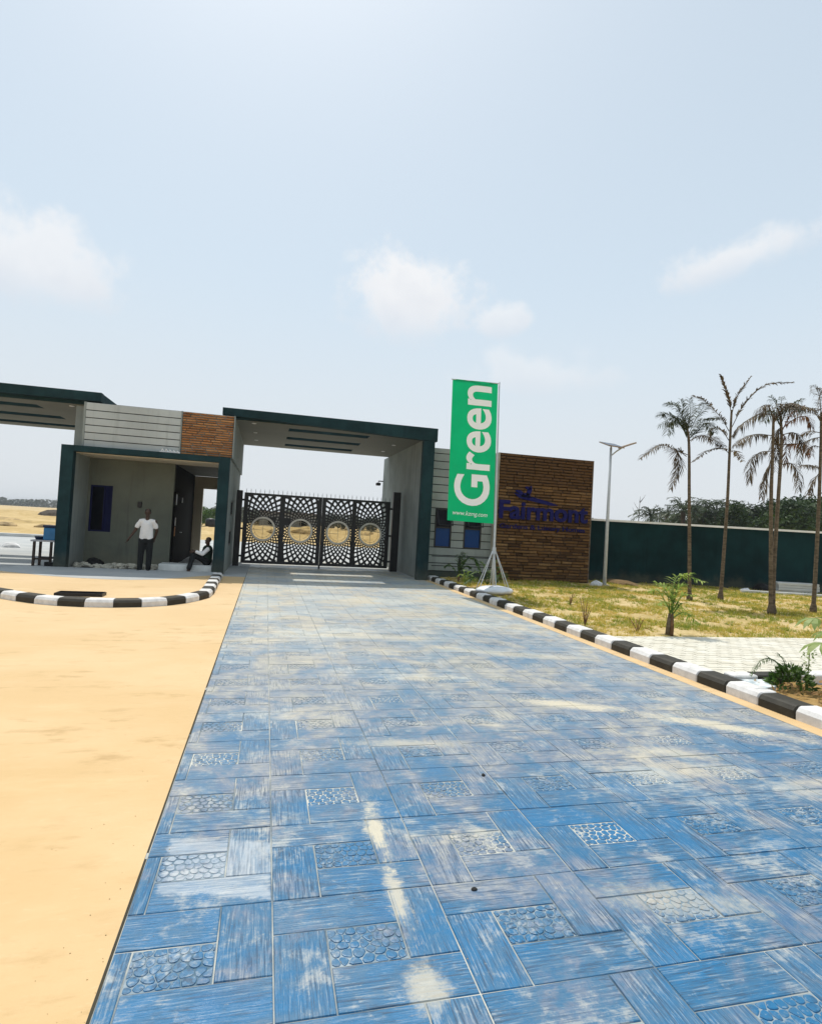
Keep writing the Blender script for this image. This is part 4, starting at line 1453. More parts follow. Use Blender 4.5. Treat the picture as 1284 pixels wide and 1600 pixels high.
for key, (Yp, tr, label, ov, base, lmax, droop) in PALM.items():
    r = random.Random(hash(key) % 1000 if False else sum(map(ord, key)))
    t = thing('palm_tree', label, 'palm tree', (tr[0][0], Yp, .08), 'young palms on the lawn')
    P = smoothpath([(x, Yp, z) for x, z in tr], 8)
    n = len(P)
    MB().tube(P, [(.078 if i < 2 else .052) * (1 - .46 * i / (n - 1)) * (1 + .05 * (i % 2)) for i in range(n)], 10).build('trunk', M['trunk'], t, True)
    for i, f in enumerate(FR[key]):
        dep = r.uniform(-.45, .45)
        pts = []
        for q, (x, z) in enumerate(f):
            dq = dep * (q / (len(f) - 1)) ** 1.3
            kq = (Yp + dq) / Yp
            pts.append((x * kq, Yp + dq, CAM_H + (z - CAM_H) * kq))
        mb = MB()
        frond(mb, pts, lmax, .021 if key == 'p1' else .027, .016 if key == 'p2' else .0115, droop, .012, r, 0, .30 if (key == 'p2' and i in (0, 1, 2)) else 1.0)
        mb.build('frond', M[ov.get(i, base)], t)
    for i in range(3 if key != 'p2' else 0):       # fronds reaching to the front and the back
        a = r.choice((-1, 1)) * math.pi / 2 + r.uniform(-.5, .5)
        z0, x0 = tr[-1][1] - .25, tr[-1][0]
        L = r.uniform(.6, .9)
        pts = [(x0, Yp, z0), (x0 + math.cos(a) * L * .4, Yp + math.sin(a) * L * .4, z0 + .42), (x0 + math.cos(a) * L, Yp + math.sin(a) * L, z0 + .25)]
        mb = MB()
        frond(mb, pts, lmax, .04, .011, droop, .012, r)
        mb.build('frond', M[base], t)

# small plants ---------------------------------------------------------
def fplant(name, label, cat, x, y, z, fronds, m, lmax, wid, spacing, droop, stems=None, group=None, r0=.012):
    t = thing(name, label, cat, (x, y, z), group)
    r = random.Random(int(x * 100 + y * 10))
    for f in fronds:
        pts = [(x + q[0], y + (q[2] if len(q) > 2 else r.uniform(-.1, .1) * i), z + q[1]) for i, q in enumerate(f)]
        mb = MB()
        frond(mb, pts, lmax, spacing, wid, droop, r0, r)
        mb.build('frond', M[m], t)
    for s in stems or []:
        MB().tube([(x + a, y + b_, z - .03 + c) for a, b_, c in s[0]], s[1], 8).build('stem', M[s[2]], t, True)
    return t


fplant('young_palm', 'small bright green young palm at the edge of the pale footpath', 'palm', 6.83, 8.55, .09,
       [[(.0, .35), (-.10, .75), (-.23, .9)], [(.02, .4), (.05, .75), (.25, 1.02), (.44, .95)], [(.05, .35), (0, .68), (-.02, .86)], [(0, .37), (-.17, .57), (-.38, .54)], [(.05, .35), (.2, .55), (.36, .42)], [(.07, .3), (.36, .38), (.66, .2)], [(.03, .42), (.22, .95), (.31, 1.08)],
        [(.03, .38), (.12, .7, -.15), (.2, .72, -.35)], [(.02, .38), (-.1, .72, .2), (-.15, .7, .4)], [(.02, .38), (.1, .8, -.05), (.2, .88, -.1)]],
       'youngleaf', .27, .013, .036, .5,
       [([(-.03, 0, 0), (-.02, 0, .22), (-.01, 0, .40)], [.045, .035, .02], 'trunk'), ([(.05, .03, 0), (.06, .02, .25), (.05, 0, .42)], [.04, .03, .015], 'trunk'), ([(.0, -.05, 0), (.02, -.04, .2), (.02, 0, .38)], [.035, .03, .015], 'drystem')])
fplant('young_palm', 'small dark green palm plant before the grey office wall', 'palm', 5.85, 16.9, .08,
       [[(0, .25), (-.05, .6), (-.12, .85)], [(0, .25), (.12, .65), (.25, .9)], [(0, .25), (.25, .7), (.55, .72), (.7, .4)], [(0, .2), (-.25, .5), (-.4, .45)], [(0, .2), (.05, .7), (.05, .95)], [(0, .2), (.2, .5), (.35, .45)]], 'bushleaf', .22, .018, .03, .7,
       [([(0, 0, 0), (0, 0, .28)], [.03, .02], 'drystem')])
fplant('leafy_plant', 'green arching plant growing round the feet of the banner stand', 'plant', 6.2, 15.4, .08,
       [[(0, .1), (-.3, .45), (-.55, .35)], [(0, .1), (-.1, .55), (-.2, .75)], [(0, .1), (.15, .5), (.2, .8)], [(0, .1), (.4, .45), (.6, .3)], [(-.1, .1), (-.4, .3), (-.75, .1)], [(0, .1), (.1, .4, -.4), (.1, .25, -.6)], [(.1, .1), (.3, .55), (.35, .6)]], 'bushleaf', .26, .016, .03, .6)
fplant('leafy_plant', 'small green plant by the kerb left of the banner stand', 'plant', 5.75, 16.0, .08,
       [[(0, .05), (-.12, .3), (-.25, .25)], [(0, .05), (.1, .35), (.15, .4)], [(0, .05), (.25, .25), (.35, .1)], [(0, .05), (-.05, .4), (-.05, .45)]], 'youngleaf', .16, .014, .03, .6)


def drytwigs(x, y, z, h, n, label):
    t = thing('dry_shrub', label, 'shrub', (x, y, z))
    r = random.Random(int(x * 50 + y))
    mb = MB()
    lf = MB()
    for i in range(n):
        a = r.uniform(0, 6.28)
        k = r.uniform(.1, .3)
        hh = h * r.uniform(.5, 1)
        p = [(x, y, z), (x + math.cos(a) * k * .3, y + math.sin(a) * k * .3, z + hh * .6), (x + math.cos(a) * k * .6, y + math.sin(a) * k * .6, z + hh)]
        mb.tube(p, [.008, .006, .003], 5)
        for q in range(7):
            f = r.uniform(.3, 1)
            c = Vector(p[0]).lerp(Vector(p[2]), f)
            v = Vector((r.uniform(-1, 1), r.uniform(-1, 1), r.uniform(-.6, .6))).normalized() * .05
            w_ = v.cross(Vector((0, 0, 1))).normalized() * .012
            lf.quadmesh([c, c + v * .5 + w_, c + v, c + v * .5 - w_], [(0, 1, 2, 3)])
    mb.build('twigs', M['drystem'], t)
    lf.build('leaves', M['deadleaf'], t)


drytwigs(5.66, 9.3, .09, .55, 7, 'thin dry reddish shrub on the grass just behind the kerb')
drytwigs(6.35, 8.75, .09, .30, 5, 'tiny dry twig on the grass between kerb and young palm')
drytwigs(6.9, 12.0, .09, .35, 5, 'small dry twig in the middle of the grass')

# planter plant with long arching stalks and a leafy mound
PL = thing('leafy_plant', 'bushy green plant with long arching stalks in the planter', 'plant', (5.95, 5.4, .1))
r = random.Random(3)
lf = MB()
for i in range(420):
    a, e = r.uniform(0, 6.28), r.random() ** .5
    c = Vector((5.95 + math.cos(a) * .24 * e, 5.38 + math.sin(a) * .17 * e, .08 + (1 - e * e) * .20 + r.uniform(0, .06)))
    v = Vector((math.cos(a) * r.uniform(.2, 1), math.sin(a) * r.uniform(.2, 1), r.uniform(-.3, .8))).normalized() * r.uniform(.05, .10)
    w_ = v.cross(Vector((r.uniform(-1, 1), r.uniform(-1, 1), .6))).normalized() * r.uniform(.010, .022)
    lf.quadmesh([c, c + v * .5 + w_, c + v, c + v * .5 - w_], [(0, 1, 2, 3)])
lf.build('foliage', M['bushleaf'], PL)
for pts in ([(5.95, 5.40, .15), (5.72, 5.38, .40), (5.50, 5.35, .42), (5.30, 5.3, .26)], [(5.95, 5.42, .15), (5.78, 5.40, .36), (5.58, 5.38, .47)], [(6.0, 5.42, .15), (5.86, 5.40, .40), (5.74, 5.38, .50)], [(6.02, 5.4, .15), (6.12, 5.42, .30), (6.16, 5.4, .38)]):
    mb = MB()
    frond(mb, pts, .09, .03, .006, .9, .007, r)
    mb.build('stalk', M['bushleaf'], PL)
sp2 = MB()
for i in range(90):
    h = r.uniform(.1, .42)
    c = Vector((6.24 + r.gauss(0, .035), 5.42 + r.gauss(0, .035), .1 + h))
    v = Vector((r.uniform(-1, 1), r.uniform(-1, 1), r.uniform(-.5, .5))).normalized() * .045
    w_ = v.cross(Vector((0, 0, 1))).normalized() * .014
    sp2.quadmesh([c, c + v * .5 + w_, c + v, c + v * .5 - w_], [(0, 1, 2, 3)])
sp2.tube([(6.24, 5.42, .05), (6.25, 5.42, .52)], .006, 5)
sp2.build('leafy_spike', M['paleleaf'], PL)
# palmate plant at the frame's right edge
PP = thing('papaya_plant', 'pale green plant with fingered leaves at the right picture edge', 'plant', (6.32, 5.0, .1))
MB().tube([(6.32, 5.0, .05), (6.30, 5.0, .45), (6.28, 5.0, .85)], [.02, .016, .01], 7).build('stem', M['drystem'], PP, True)
for hx, hy, hz_, sc in ((5.90, 4.95, .70, 1.0), (6.12, 5.25, .92, .9), (6.55, 4.9, .9, 1), (6.35, 4.65, .78, .9), (6.45, 5.35, .75, .9)):
    mb = MB()
    mb.tube([(6.29, 5.0, .62), ((6.29 + hx) / 2, (5 + hy) / 2, hz_ + .04), (hx, hy, hz_)], .005, 5)
    bd = math.atan2(hy - 5, hx - 6.29)
    for k in range(7):
        a = bd + (k - 3) * .55
        L = .27 * sc * (1 - .09 * abs(k - 3))
        v = Vector((math.cos(a), math.sin(a), 0))
        w_ = Vector((-v.y, v.x, 0)) * .036 * sc
        c = Vector((hx, hy, hz_))
        q1, q2, q3 = c + v * L * .4 + Vector((0, 0, -.01)), c + v * L * .72 + Vector((0, 0, -.05)), c + v * L + Vector((0, 0, -.13))
        mb.quadmesh([c - w_ * .15, c + w_ * .15, q1 + w_ * .8, q1 - w_ * .8, q2 + w_, q2 - w_, q3], [(0, 1, 2, 3), (3, 2, 4, 5), (5, 4, 6)])
    mb.build('leaf', M['paleleaf'], PP)

# grass and litter -------------------------------------------------------
def grassmesh(name, m, n, area, hmin, hmax, seed, thr, wid=.007, lean=.6):
    r = random.Random(seed)
    mb = MB()
    V, F = mb.v, mb.f
    while len(F) < n:
        x, y = r.uniform(area[0], area[1]), r.uniform(area[2], area[3])
        q = mnoise.fractal(Vector((x * .9, y * .9, seed)), 1, 2, 3) + .5 * mnoise.noise(Vector((x * 3, y * 3, seed + 2)))
        if q < thr + r.uniform(-.25, .25):
            continue
        if y > 17.9 and x < 11.1:
            continue
        z = lawnh(x, y) - .005
        sz = r.uniform(.6, 1.35)
        for k in range(r.randint(6, 13)):
            a = r.uniform(0, 6.28)
            h = r.uniform(hmin, hmax) * sz
            le = r.uniform(.15, 1.1) * h
            rr = abs(r.gauss(0, .022)) * sz
            ux, uy = math.cos(a), math.sin(a)
            xx, yy_ = x + ux * rr, y + uy * rr
            t = a + r.uniform(1.1, 2.0)
            wx, wy = math.cos(t) * wid * r.uniform(.6, 1.3), math.sin(t) * wid * r.uniform(.6, 1.3)
            o_ = len(V)
            V += [(xx - wx, yy_ - wy, z), (xx + wx, yy_ + wy, z), (xx + ux * le, yy_ + uy * le, z + h * r.uniform(.5, 1))]
            F.append((o_, o_ + 1, o_ + 2))
    return mb.build(name, m, kind='stuff')


GA = (5.5, 22, 8.2, 18.6)
tag(grassmesh('grass', M['grass'], 105000, GA, .03, .09, 1, .0), 'dry yellow grass growing patchily over the sandy lawn', 'grass')
tag(grassmesh('grass', M['grass2'], 90000, GA, .035, .11, 8, .02), 'olive green grass tufts among the dry grass of the lawn', 'grass')
r = random.Random(21)
dl_ = MB()
for i in range(3000):
    x, y = r.uniform(5.5, 9.5), r.uniform(2.5, 5.6)
    if r.random() > .5 + mnoise.noise(Vector((x * 2, y * 2, 0))):
        continue
    c = Vector((x, y, .085 + r.uniform(0, .045)))
    v = Vector((r.uniform(-1, 1), r.uniform(-1, 1), r.uniform(-.3, .5))).normalized() * r.uniform(.02, .055)
    w_ = v.cross(Vector((r.uniform(-.4, .4), r.uniform(-.4, .4), 1))).normalized() * r.uniform(.008, .02)
    dl_.quadmesh([c - v, c + w_, c + v, c - w_], [(0, 1, 2, 3)])
tag(dl_.build('leaf_litter', M['deadleaf'], kind='stuff'), 'dead brown leaves strewn over the sandy planter bed', 'leaf litter')

# ------------------------------------------------------------------ loose things near the buildings
def rockmesh(seed, sx, sy, sz):
    r = random.Random(seed)
    bm = bmesh.new()
    bmesh.ops.create_icosphere(bm, subdivisions=2, radius=1)
    for v in bm.verts:
        k = 1 + .28 * mnoise.noise(v.co * 1.3 + Vector((seed, 0, 0))) + .1 * mnoise.noise(v.co * 4)
        v.co = Vector((v.co.x * sx * k, v.co.y * sy * k, max(-.2, v.co.z) * sz * k))
    me = bpy.data.meshes.new('rock')
    bm.to_mesh(me)
    bm.free()
    return me


def rock(name, label, cat, x, y, z, s, m, seed, group=None):
    me = rockmesh(seed, *s)
    me.materials.append(M[m])
    o = obj(name, me, None, (x, y, z), (0, 0, seed))
    return tag(o, label, cat, group)


rock('boulder', 'pale grey boulder at the foot of the street lamp', 'rock', 10.75, 17.1, .1, (.20, .18, .17), 'rock_w', 3)
rock('soil_heap', 'low heap of brown soil against the dark wall behind the lamp', 'soil heap', 12.1, 17.9, .05, (.75, .4, .22), 'soilmound', 5)
rock('sack', 'black bundle lying on the porch floor under the window', 'sack', -4.72, 18.3, .06, (.36, .26, .22), 'bag', 8)
rock('rubble_heap', 'white rubble heap on the far concrete at the left edge', 'rubble heap', -9.6, 25.6, 0, (.42, .3, .2), 'rock_w', 12)
r = random.Random(4)
rb = MB()
for i in range(90):
    x = r.uniform(-5.1, -2.95)
    rb.ball((x, 17.72 + r.uniform(-.12, .22), .06 + r.uniform(0, .09)), (r.uniform(.04, .13), r.uniform(.04, .09), r.uniform(.03, .07)), 7, 5, .25, r)
tag(rb.build('rubble', M['rock'], kind='stuff'), 'pale broken rubble along the porch front edge', 'rubble')
for (x, y_, s, seed, lb) in ((-3.6, 17.45, (.14, .09, .06), 31, 'dark clod lying by the standing man'), (-4.7, 17.5, (.2, .1, .07), 32, 'dark clod lying before the rubble at the left pillar')):
    rock('clod', lb, 'clod', x, y_, .03, s, 'bag', seed)
# things on the drive
rock('pebble', 'dark flat pebble on the blue drive, nearer the bottom edge', 'pebble', 1.06, 2.59, .002, (.017, .012, .007), 'bag', 41)
rock('pebble', 'dark pebble on the blue drive near its middle', 'pebble', 1.57, 3.78, .002, (.022, .013, .009), 'bag', 42)
# dark steel channel on the island
ch_ = MB().box(-3.62, -2.86, 11.70, 12.0, .077, .10).box(-3.62, -2.86, 11.70, 11.72, .10, .135).box(-3.62, -2.86, 11.98, 12.0, .10, .135).box(-3.64, -3.62, 11.70, 12.0, .077, .13).box(-2.86, -2.84, 11.70, 12.0, .077, .13)
tag(ch_.build('drain_cover', M['black']), 'flat black metal tray lying on the orange island', 'metal tray')
# white scrap on the porch roof
ws = MB()
r = random.Random(6)
for i in range(5):
    x = -2.98 + i * .10
    ws.tube([(x, 17.42, 3.39), (x + .03, 17.40, 3.44 + .05 * r.random()), (x + .09, 17.43, 3.40)], [.02, .025, .02], 6)
ws.tube([(-3.02, 17.41, 3.405), (-2.5, 17.41, 3.405)], .016, 6)
tag(ws.build('plastic_scrap', M['plastic_w']), 'crumpled white plastic scrap on the porch roof edge', 'plastic scrap')
# switch and notices in the porch
sw_ = thing('wall_switch', 'small black box on the porch wall above the standing man', 'switch box', (-3.72, 18.88, 1.92))
MB().bbox(-3.78, -3.67, 18.85, 18.898, 1.80, 1.98, .008).build('box_body', M['black'], sw_)
for z0, z1, y0, m_, lb in ((1.95, 2.28, 19.06, 'plastic_w', 'upper white paper notice on the dark corridor door'), (1.30, 1.56, 19.06, 'plastic_w', 'lower white paper notice on the dark corridor door'), (.98, 1.27, 19.06, 'orangeitem', 'orange card hung under the notices on the corridor door'), (2.05, 2.22, 20.3, 'plastic_w', 'small white notice further along the dark corridor')):
    n_ = MB().box(-2.733, -2.725, y0, y0 + .16, z0, z1)
    tag(n_.build('notice', M[m_]), lb, 'notice')

# table with blue box, left of the guard house
TB = thing('table', 'rough dark wooden table with a pale top left of the guard house', 'table', (-5.95, 18.1, 0))
MB().bbox(-6.22, -5.62, 17.85, 18.45, .70, .745, .006).build('table_top', M['tabletop'], TB)
for x, y_ in ((-6.14, 17.92), (-5.72, 17.92), (-6.14, 18.38), (-5.72, 18.38)):
    MB().bbox(x - .03, x + .03, y_ - .03, y_ + .03, 0, .698, .004).build('leg', M['wood'], TB)
MB().box(-6.11, -5.75, 17.90, 17.94, .20, .25).build('stretcher', M['wood'], TB)
MB().box(-6.11, -5.75, 18.36, 18.40, .20, .25).build('stretcher', M['wood'], TB)
BX = thing('storage_box', 'bright blue plastic box with a dark lid on the table', 'box', (-5.78, 18.1, .748))
MB().bbox(-5.95, -5.62, 17.95, 18.3, .748, 1.09, .012).build('box_body', M['bluebox'], BX)
MB().bbox(-5.97, -5.60, 17.93, 18.32, 1.093, 1.16, .012).build('lid', M['bluedark'], BX)
BW = thing('basin', 'low dark blue basin on the table beside the blue box', 'basin', (-6.08, 18.1, .748))
MB().tube([(-6.08, 18.1, .748), (-6.08, 18.1, .80), (-6.08, 18.1, .84)], [.09, .115, .125], 14).build('basin_body', M['bluedark'], BW)
bk = MB().bbox(-5.80, -5.56, 17.7, 17.85, 0, .16, .01)
tag(bk.build('block', M['bag']), 'small black block on the ground under the table', 'block')

# slabs by the right hand wall
r = random.Random(9)
for k in range(4):
    o = MB().bbox(-.75, .75, -.25, .25, 0, .09, .01).build('concrete_slab', M['concrete'])
    o.location = (18.6 + r.uniform(-.06, .06), 16.9 + r.uniform(-.05, .05), .08 + k * .095)
    o.rotation_euler = (0, 0, -.22 + r.uniform(-.04, .04))
    tag(o, ['lowest pale slab', 'second pale slab from below', 'third pale slab from below', 'topmost pale slab'][k] + ' in the stack by the dark wall', 'slab', 'stacked slabs by the wall')
kb3 = MB().bbox(-1.6, 1.6, -.07, .07, 0, .10, .01).build('loose_kerb', M['concrete'])
kb3.location, kb3.rotation_euler = (17.4, 15.95, .08), (0, 0, -.28)
tag(kb3, 'long pale concrete strip lying on the grass near the dark wall', 'concrete strip')
rock('sack', 'black bundle beside the stacked slabs at the dark wall', 'sack', 17.45, 17.1, .08, (.35, .25, .3), 'bag', 52)
rock('boulder', 'small white stone beside the black bundle at the dark wall', 'rock', 16.6, 16.95, .08, (.2, .12, .12), 'rock_w', 53)

# ------------------------------------------------------------------ people
def remeshed(name, mb, m, parent, vox=.012, smooth=3):
    o = mb.build(name, m, parent, True)
    rm = o.modifiers.new('remesh', 'REMESH')
    rm.mode, rm.voxel_size, rm.use_smooth_shade = 'VOXEL', vox, True
    sm_ = o.modifiers.new('smooth', 'SMOOTH')
    sm_.iterations, sm_.factor = smooth, .5
    return o


def head(mb, c, f, s=1.0):
    """skull, jaw, nose, ears, brow and lips; f = facing direction"""
    c, f = Vector(c), Vector(f).normalized()
    rt = f.cross(Vector((0, 0, 1))).normalized()
    up = rt.cross(f)
    P = lambda a, b, d: c + rt * a * s + f * b * s + up * d * s
    mb.ball(P(0, -.012, .03), (.074 * s, .092 * s, .09 * s), 14, 10)
    mb.capsule(P(0, .02, -.03), P(0, .042, -.085), .062 * s, .036 * s)
    mb.capsule(P(0, .085, .01), P(0, .105, -.028), .010 * s, .016 * s, 8)
    mb.capsule(P(-.035, .072, .028), P(.035, .072, .028), .018 * s, .018 * s, 8)
    mb.capsule(P(-.02, .085, -.06), P(.02, .085, -.06), .012 * s, .012 * s, 8)
    for sg in (-1, 1):
        mb.capsule(P(sg * .074, -.01, .02), P(sg * .072, -.005, -.022), .014 * s, .010 * s, 8)
    return P


def hand(mb, w, d, side, s=1.0, curl=.5):
    """palm, four unequal curled fingers and a thumb; w wrist, d direction, side = thumb side"""
    w, d, side = Vector(w), Vector(d).normalized(), Vector(side).normalized()
    nr = d.cross(side).normalized()
    mb.capsule(w, w + d * .07 * s, .024 * s, .032 * s, 8)
    mb.capsule(w + d * .03 * s - side * .012 * s, w + d * .075 * s - side * .02 * s, .022 * s, .022 * s, 8)
    for k, L in enumerate((.070, .078, .072, .056)):
        b0 = w + d * .085 * s + side * (.030 - .020 * k) * s
        m1 = b0 + (d * .85 + nr * curl * .4).normalized() * L * .5 * s
        e = m1 + (d * .6 + nr * curl).normalized() * L * .5 * s
        mb.capsule(b0, m1, .0095 * s, .009 * s, 7)
        mb.capsule(m1, e, .009 * s, .007 * s, 7)
    t0 = w + d * .03 * s + side * .025 * s
    t1 = t0 + (d * .6 + side * .7).normalized() * .035 * s
    mb.capsule(t0, t1, .012 * s, .011 * s, 7)
    mb.capsule(t1, t1 + (d * .9 + side * .2).normalized() * .03 * s, .011 * s, .008 * s, 7)


PX, PY, PZ = -3.18, 17.22, .015
man = thing('person', 'standing person in white t-shirt and black trousers before the porch', 'person', (PX, PY, PZ), 'people at the guard house')
V = lambda a, b, c: Vector((PX + a, PY + b, PZ + c))
b = MB()
head(b, V(.01, -.03, 1.645), (.1, -1, -.12))
b.capsule(V(.005, 0, 1.42), V(.008, -.015, 1.57), .058, .052)
b.capsule(V(-.13, .03, 1.39), V(.13, .03, 1.39), .06, .06)
b.capsule(V(0, .02, 1.30), V(0, .01, 1.02), .115, .11)
b.capsule(V(-.07, .01, .93), V(.07, .01, .93), .115, .115)
for sx_, ft in ((-1, -.115), (1, .10)):
    b.capsule(V(sx_ * .085, .01, .90), V(sx_ * .105, 0, .50), .090, .058)
    b.capsule(V(sx_ * .105, 0, .50), V(ft, .02, .09), .060, .038)
    b.capsule(V(ft, .03, .045), V(ft * 1.25, -.13, .03), .042, .030)
b.capsule(V(-.20, .02, 1.41), V(-.285, .03, 1.16), .052, .042)
b.capsule(V(-.285, .03, 1.16), V(-.42, -.03, .93), .042, .028)
hand(b, V(-.425, -.032, .92), (-.45, -.12, -.85), (.1, -1, -.1), 1.0, .4)
b.capsule(V(.20, .02, 1.41), V(.245, .10, 1.15), .052, .042)
b.capsule(V(.245, .10, 1.15), V(.19, .14, .93), .042, .029)
hand(b, V(.188, .14, .92), (-.25, .05, -.95), (-.2, -1, 0), 1.0, .5)
remeshed('body', b, M['skin'], man, .009)
h = MB()
h.ball(V(.008, -.012, 1.688), (.079, .094, .078), 14, 9)
remeshed('hair', h, M['hair'], man, .01, 1)
s = MB()
s.capsule(V(-.12, .02, 1.40), V(.12, .02, 1.40), .085, .085)
s.capsule(V(0, .015, 1.30), V(0, .01, 1.02), .150, .145)
s.capsule(V(-.05, .01, 1.2), V(-.065, .01, .90), .115, .12)
s.capsule(V(.05, .01, 1.2), V(.065, .01, .90), .115, .12)
s.capsule(V(-.175, .02, 1.405), V(-.25, .028, 1.26), .066, .064)
s.capsule(V(.175, .02, 1.405), V(.225, .06, 1.26), .066, .064)
remeshed('t_shirt', s, M['shirt'], man, .014)
p = MB()
p.capsule(V(-.07, .01, .88), V(.07, .01, .88), .128, .128)
for sx_, ft in ((-1, -.115), (1, .10)):
    p.capsule(V(sx_ * .085, .01, .88), V(sx_ * .108, 0, .50), .108, .082)
    p.capsule(V(sx_ * .108, 0, .50), V(ft, .02, .08), .082, .068)
remeshed('trousers', p, M['trousers'], man, .014)
for ft in (-.115, .10):
    q = MB().capsule(V(ft, .04, .045), V(ft * 1.28, -.14, .035), .050, .040)
    remeshed('shoe', q, M['shoe'], man, .012)

SX, SYp, SZ = -1.62, 17.66, .245
sit = thing('person', 'seated person in dark green vest with white sleeves on the white step', 'person', (SX, SYp, SZ), 'people at the guard house')
V = lambda a, b, c: Vector((SX + a, SYp + b, SZ + c))
b = MB()
head(b, V(.04, -.10, .70), (-.75, -.65, -.25), .97)
b.capsule(V(.03, -.02, .52), V(.04, -.08, .63), .055, .05)
b.capsule(V(.0, .10, .50), V(.08, -.12, .50), .07, .07)
b.capsule(V(.03, 0, .45), V(.02, .02, .18), .13, .12)
b.capsule(V(.02, -.06, .10), V(.04, .08, .10), .105, .105)
for sy_, kx, ky, fx, fy in ((-1, -.34, -.22, -.40, -.40), (1, -.32, .0, -.44, -.26)):
    b.capsule(V(.02, sy_ * .07 - .01, .11), V(kx, ky, .30), .082, .058)
    b.capsule(V(kx, ky, .30), V(fx, fy, -.14), .058, .038)
    b.capsule(V(fx, fy, -.19), V(fx - .13, fy - .09, -.215), .036, .028)
b.capsule(V(.085, -.13, .50), V(-.08, -.26, .33), .048, .040)
b.capsule(V(-.08, -.26, .33), V(-.28, -.28, .40), .040, .028)
hand(b, V(-.29, -.28, .40), (-.95, 0, -.15), (0, -.3, 1), 1, .8)
b.capsule(V(.0, .12, .50), V(-.14, .10, .30), .048, .040)
b.capsule(V(-.14, .10, .30), V(-.30, -.02, .37), .040, .028)
hand(b, V(-.31, -.03, .37), (-.9, -.3, -.2), (0, -.2, 1), 1, .8)
remeshed('body', b, M['skin'], sit, .009)
h = MB().ball(V(.05, -.09, .742), (.079, .084, .074), 14, 9)
remeshed('hair', h, M['hair'], sit, .01, 1)
s = MB()
s.capsule(V(.0, .10, .49), V(.08, -.12, .49), .085, .085)
s.capsule(V(.03, 0, .44), V(.02, .02, .12), .150, .150)
remeshed('vest', s, M['greencloth'], sit, .014)
for pts in (((.085, -.13, .50), (-.08, -.26, .33), (-.24, -.275, .385)), ((.0, .12, .50), (-.14, .10, .30), (-.26, .0, .35))):
    q = MB().capsule(V(*pts[0]), V(*pts[1]), .066, .058).capsule(V(*pts[1]), V(*pts[2]), .058, .048)
    remeshed('sleeve', q, M['shirt'], sit, .012)
p = MB()
p.capsule(V(.02, -.06, .10), V(.04, .08, .10), .118, .118)
for sy_, kx, ky, fx, fy in ((-1, -.34, -.22, -.40, -.40), (1, -.32, .0, -.44, -.26)):
    p.capsule(V(.02, sy_ * .07 - .01, .11), V(kx, ky, .30), .098, .075)
    p.capsule(V(kx, ky, .30), V(fx * .98, fy * .98, -.08), .074, .058)
remeshed('trousers', p, M['trousers'], sit, .014)

# ------------------------------------------------------------------ background trees, tanks, far buildings
def leafcloud(seed, n, lobes, leaf, mname):
    r = random.Random(seed)
    mb = MB()
    for i in range(n):
        c, rad = lobes[r.randrange(len(lobes))]
        d_ = Vector((r.gauss(0, 1), r.gauss(0, 1), r.gauss(0, 1))).normalized()
        k = r.random() ** .33
        if r.random() < .12:
            k *= 1.18
        p = Vector(c) + Vector((d_.x * rad[0], d_.y * rad[1], d_.z * rad[2])) * k
        a = Vector((r.gauss(0, 1), r.gauss(0, 1), r.gauss(0, .6))).normalized() * leaf * r.uniform(.6, 1.4)
        bq = a.cross(Vector((r.gauss(0, 1), r.gauss(0, 1), r.gauss(0, 1)))).normalized() * leaf * r.uniform(.25, .5)
        mb.quadmesh([p - a, p + bq, p + a, p - bq], [(0, 1, 2, 3)])
    return mb.data('crown', M[mname])


def lobes(seed, n, R, H, z0):
    r = random.Random(seed)
    out = []
    for i in range(n):
        a, k = r.uniform(0, 6.28), r.random() ** .5
        s = r.uniform(.28, .5)
        out.append(((math.cos(a) * R * k * .7, math.sin(a) * R * k * .7, z0 + H * (.25 + .6 * r.random() * (1 - .4 * k))), (R * s, R * s, H * s * .55)))
    return out


crownB = [leafcloud(60 + i, 2600, lobes(70 + i, 10, 2.7, 5.6, 1.4), .20, 'treeleaf') for i in range(4)]


def palmcrown(seed, nf, L, h):
    r = random.Random(seed)
    mb = MB()
    for i in range(nf):
        a = 6.283 * i / nf * 1.0 + r.uniform(-.2, .2)
        e = r.uniform(-.1, 1.25)
        Lf = L * r.uniform(.8, 1.1)
        p = []
        for q in range(4):
            t = q / 3
            x = math.cos(e) * Lf * t
            z = math.sin(e) * Lf * t - .55 * Lf * t * t
            p.append((math.cos(a) * x, math.sin(a) * x, h + z))
        frond(mb, p, .75, .16, .045, .7, .05, r)
    return mb.data('crown', M['oilpalmleaf'])


crownP = [palmcrown(80 + i, 20, 3.2, 4.6) for i in range(3)]
trunkB = MB().tube([(0, 0, -.2), (.1, 0, 1.5), (0, .1, 3.6)], [.22, .17, .09], 8).data('trunk', M['bark'], True)
trunkP = MB().tube([(0, 0, -.2), (.05, 0, 2), (0, 0, 4.6)], [.24, .2, .2], 8).data('trunk', M['bark'], True)


def bgtree(kind, x, y, s, rz, label, group, var, cat='tree'):
    t = thing('oil_palm' if kind == 'p' else 'broad_tree', label, cat, (x, y, -.1), group)
    for me in ((crownP if kind == 'p' else crownB)[var], trunkP if kind == 'p' else trunkB):
        o = bpy.data.objects.new('crown' if me.name.startswith('crown') else 'trunk', me)
        COL.objects.link(o)
        o.parent = t
    t.scale = (s, s, s)
    t.rotation_euler = (0, 0, rz)
    return t


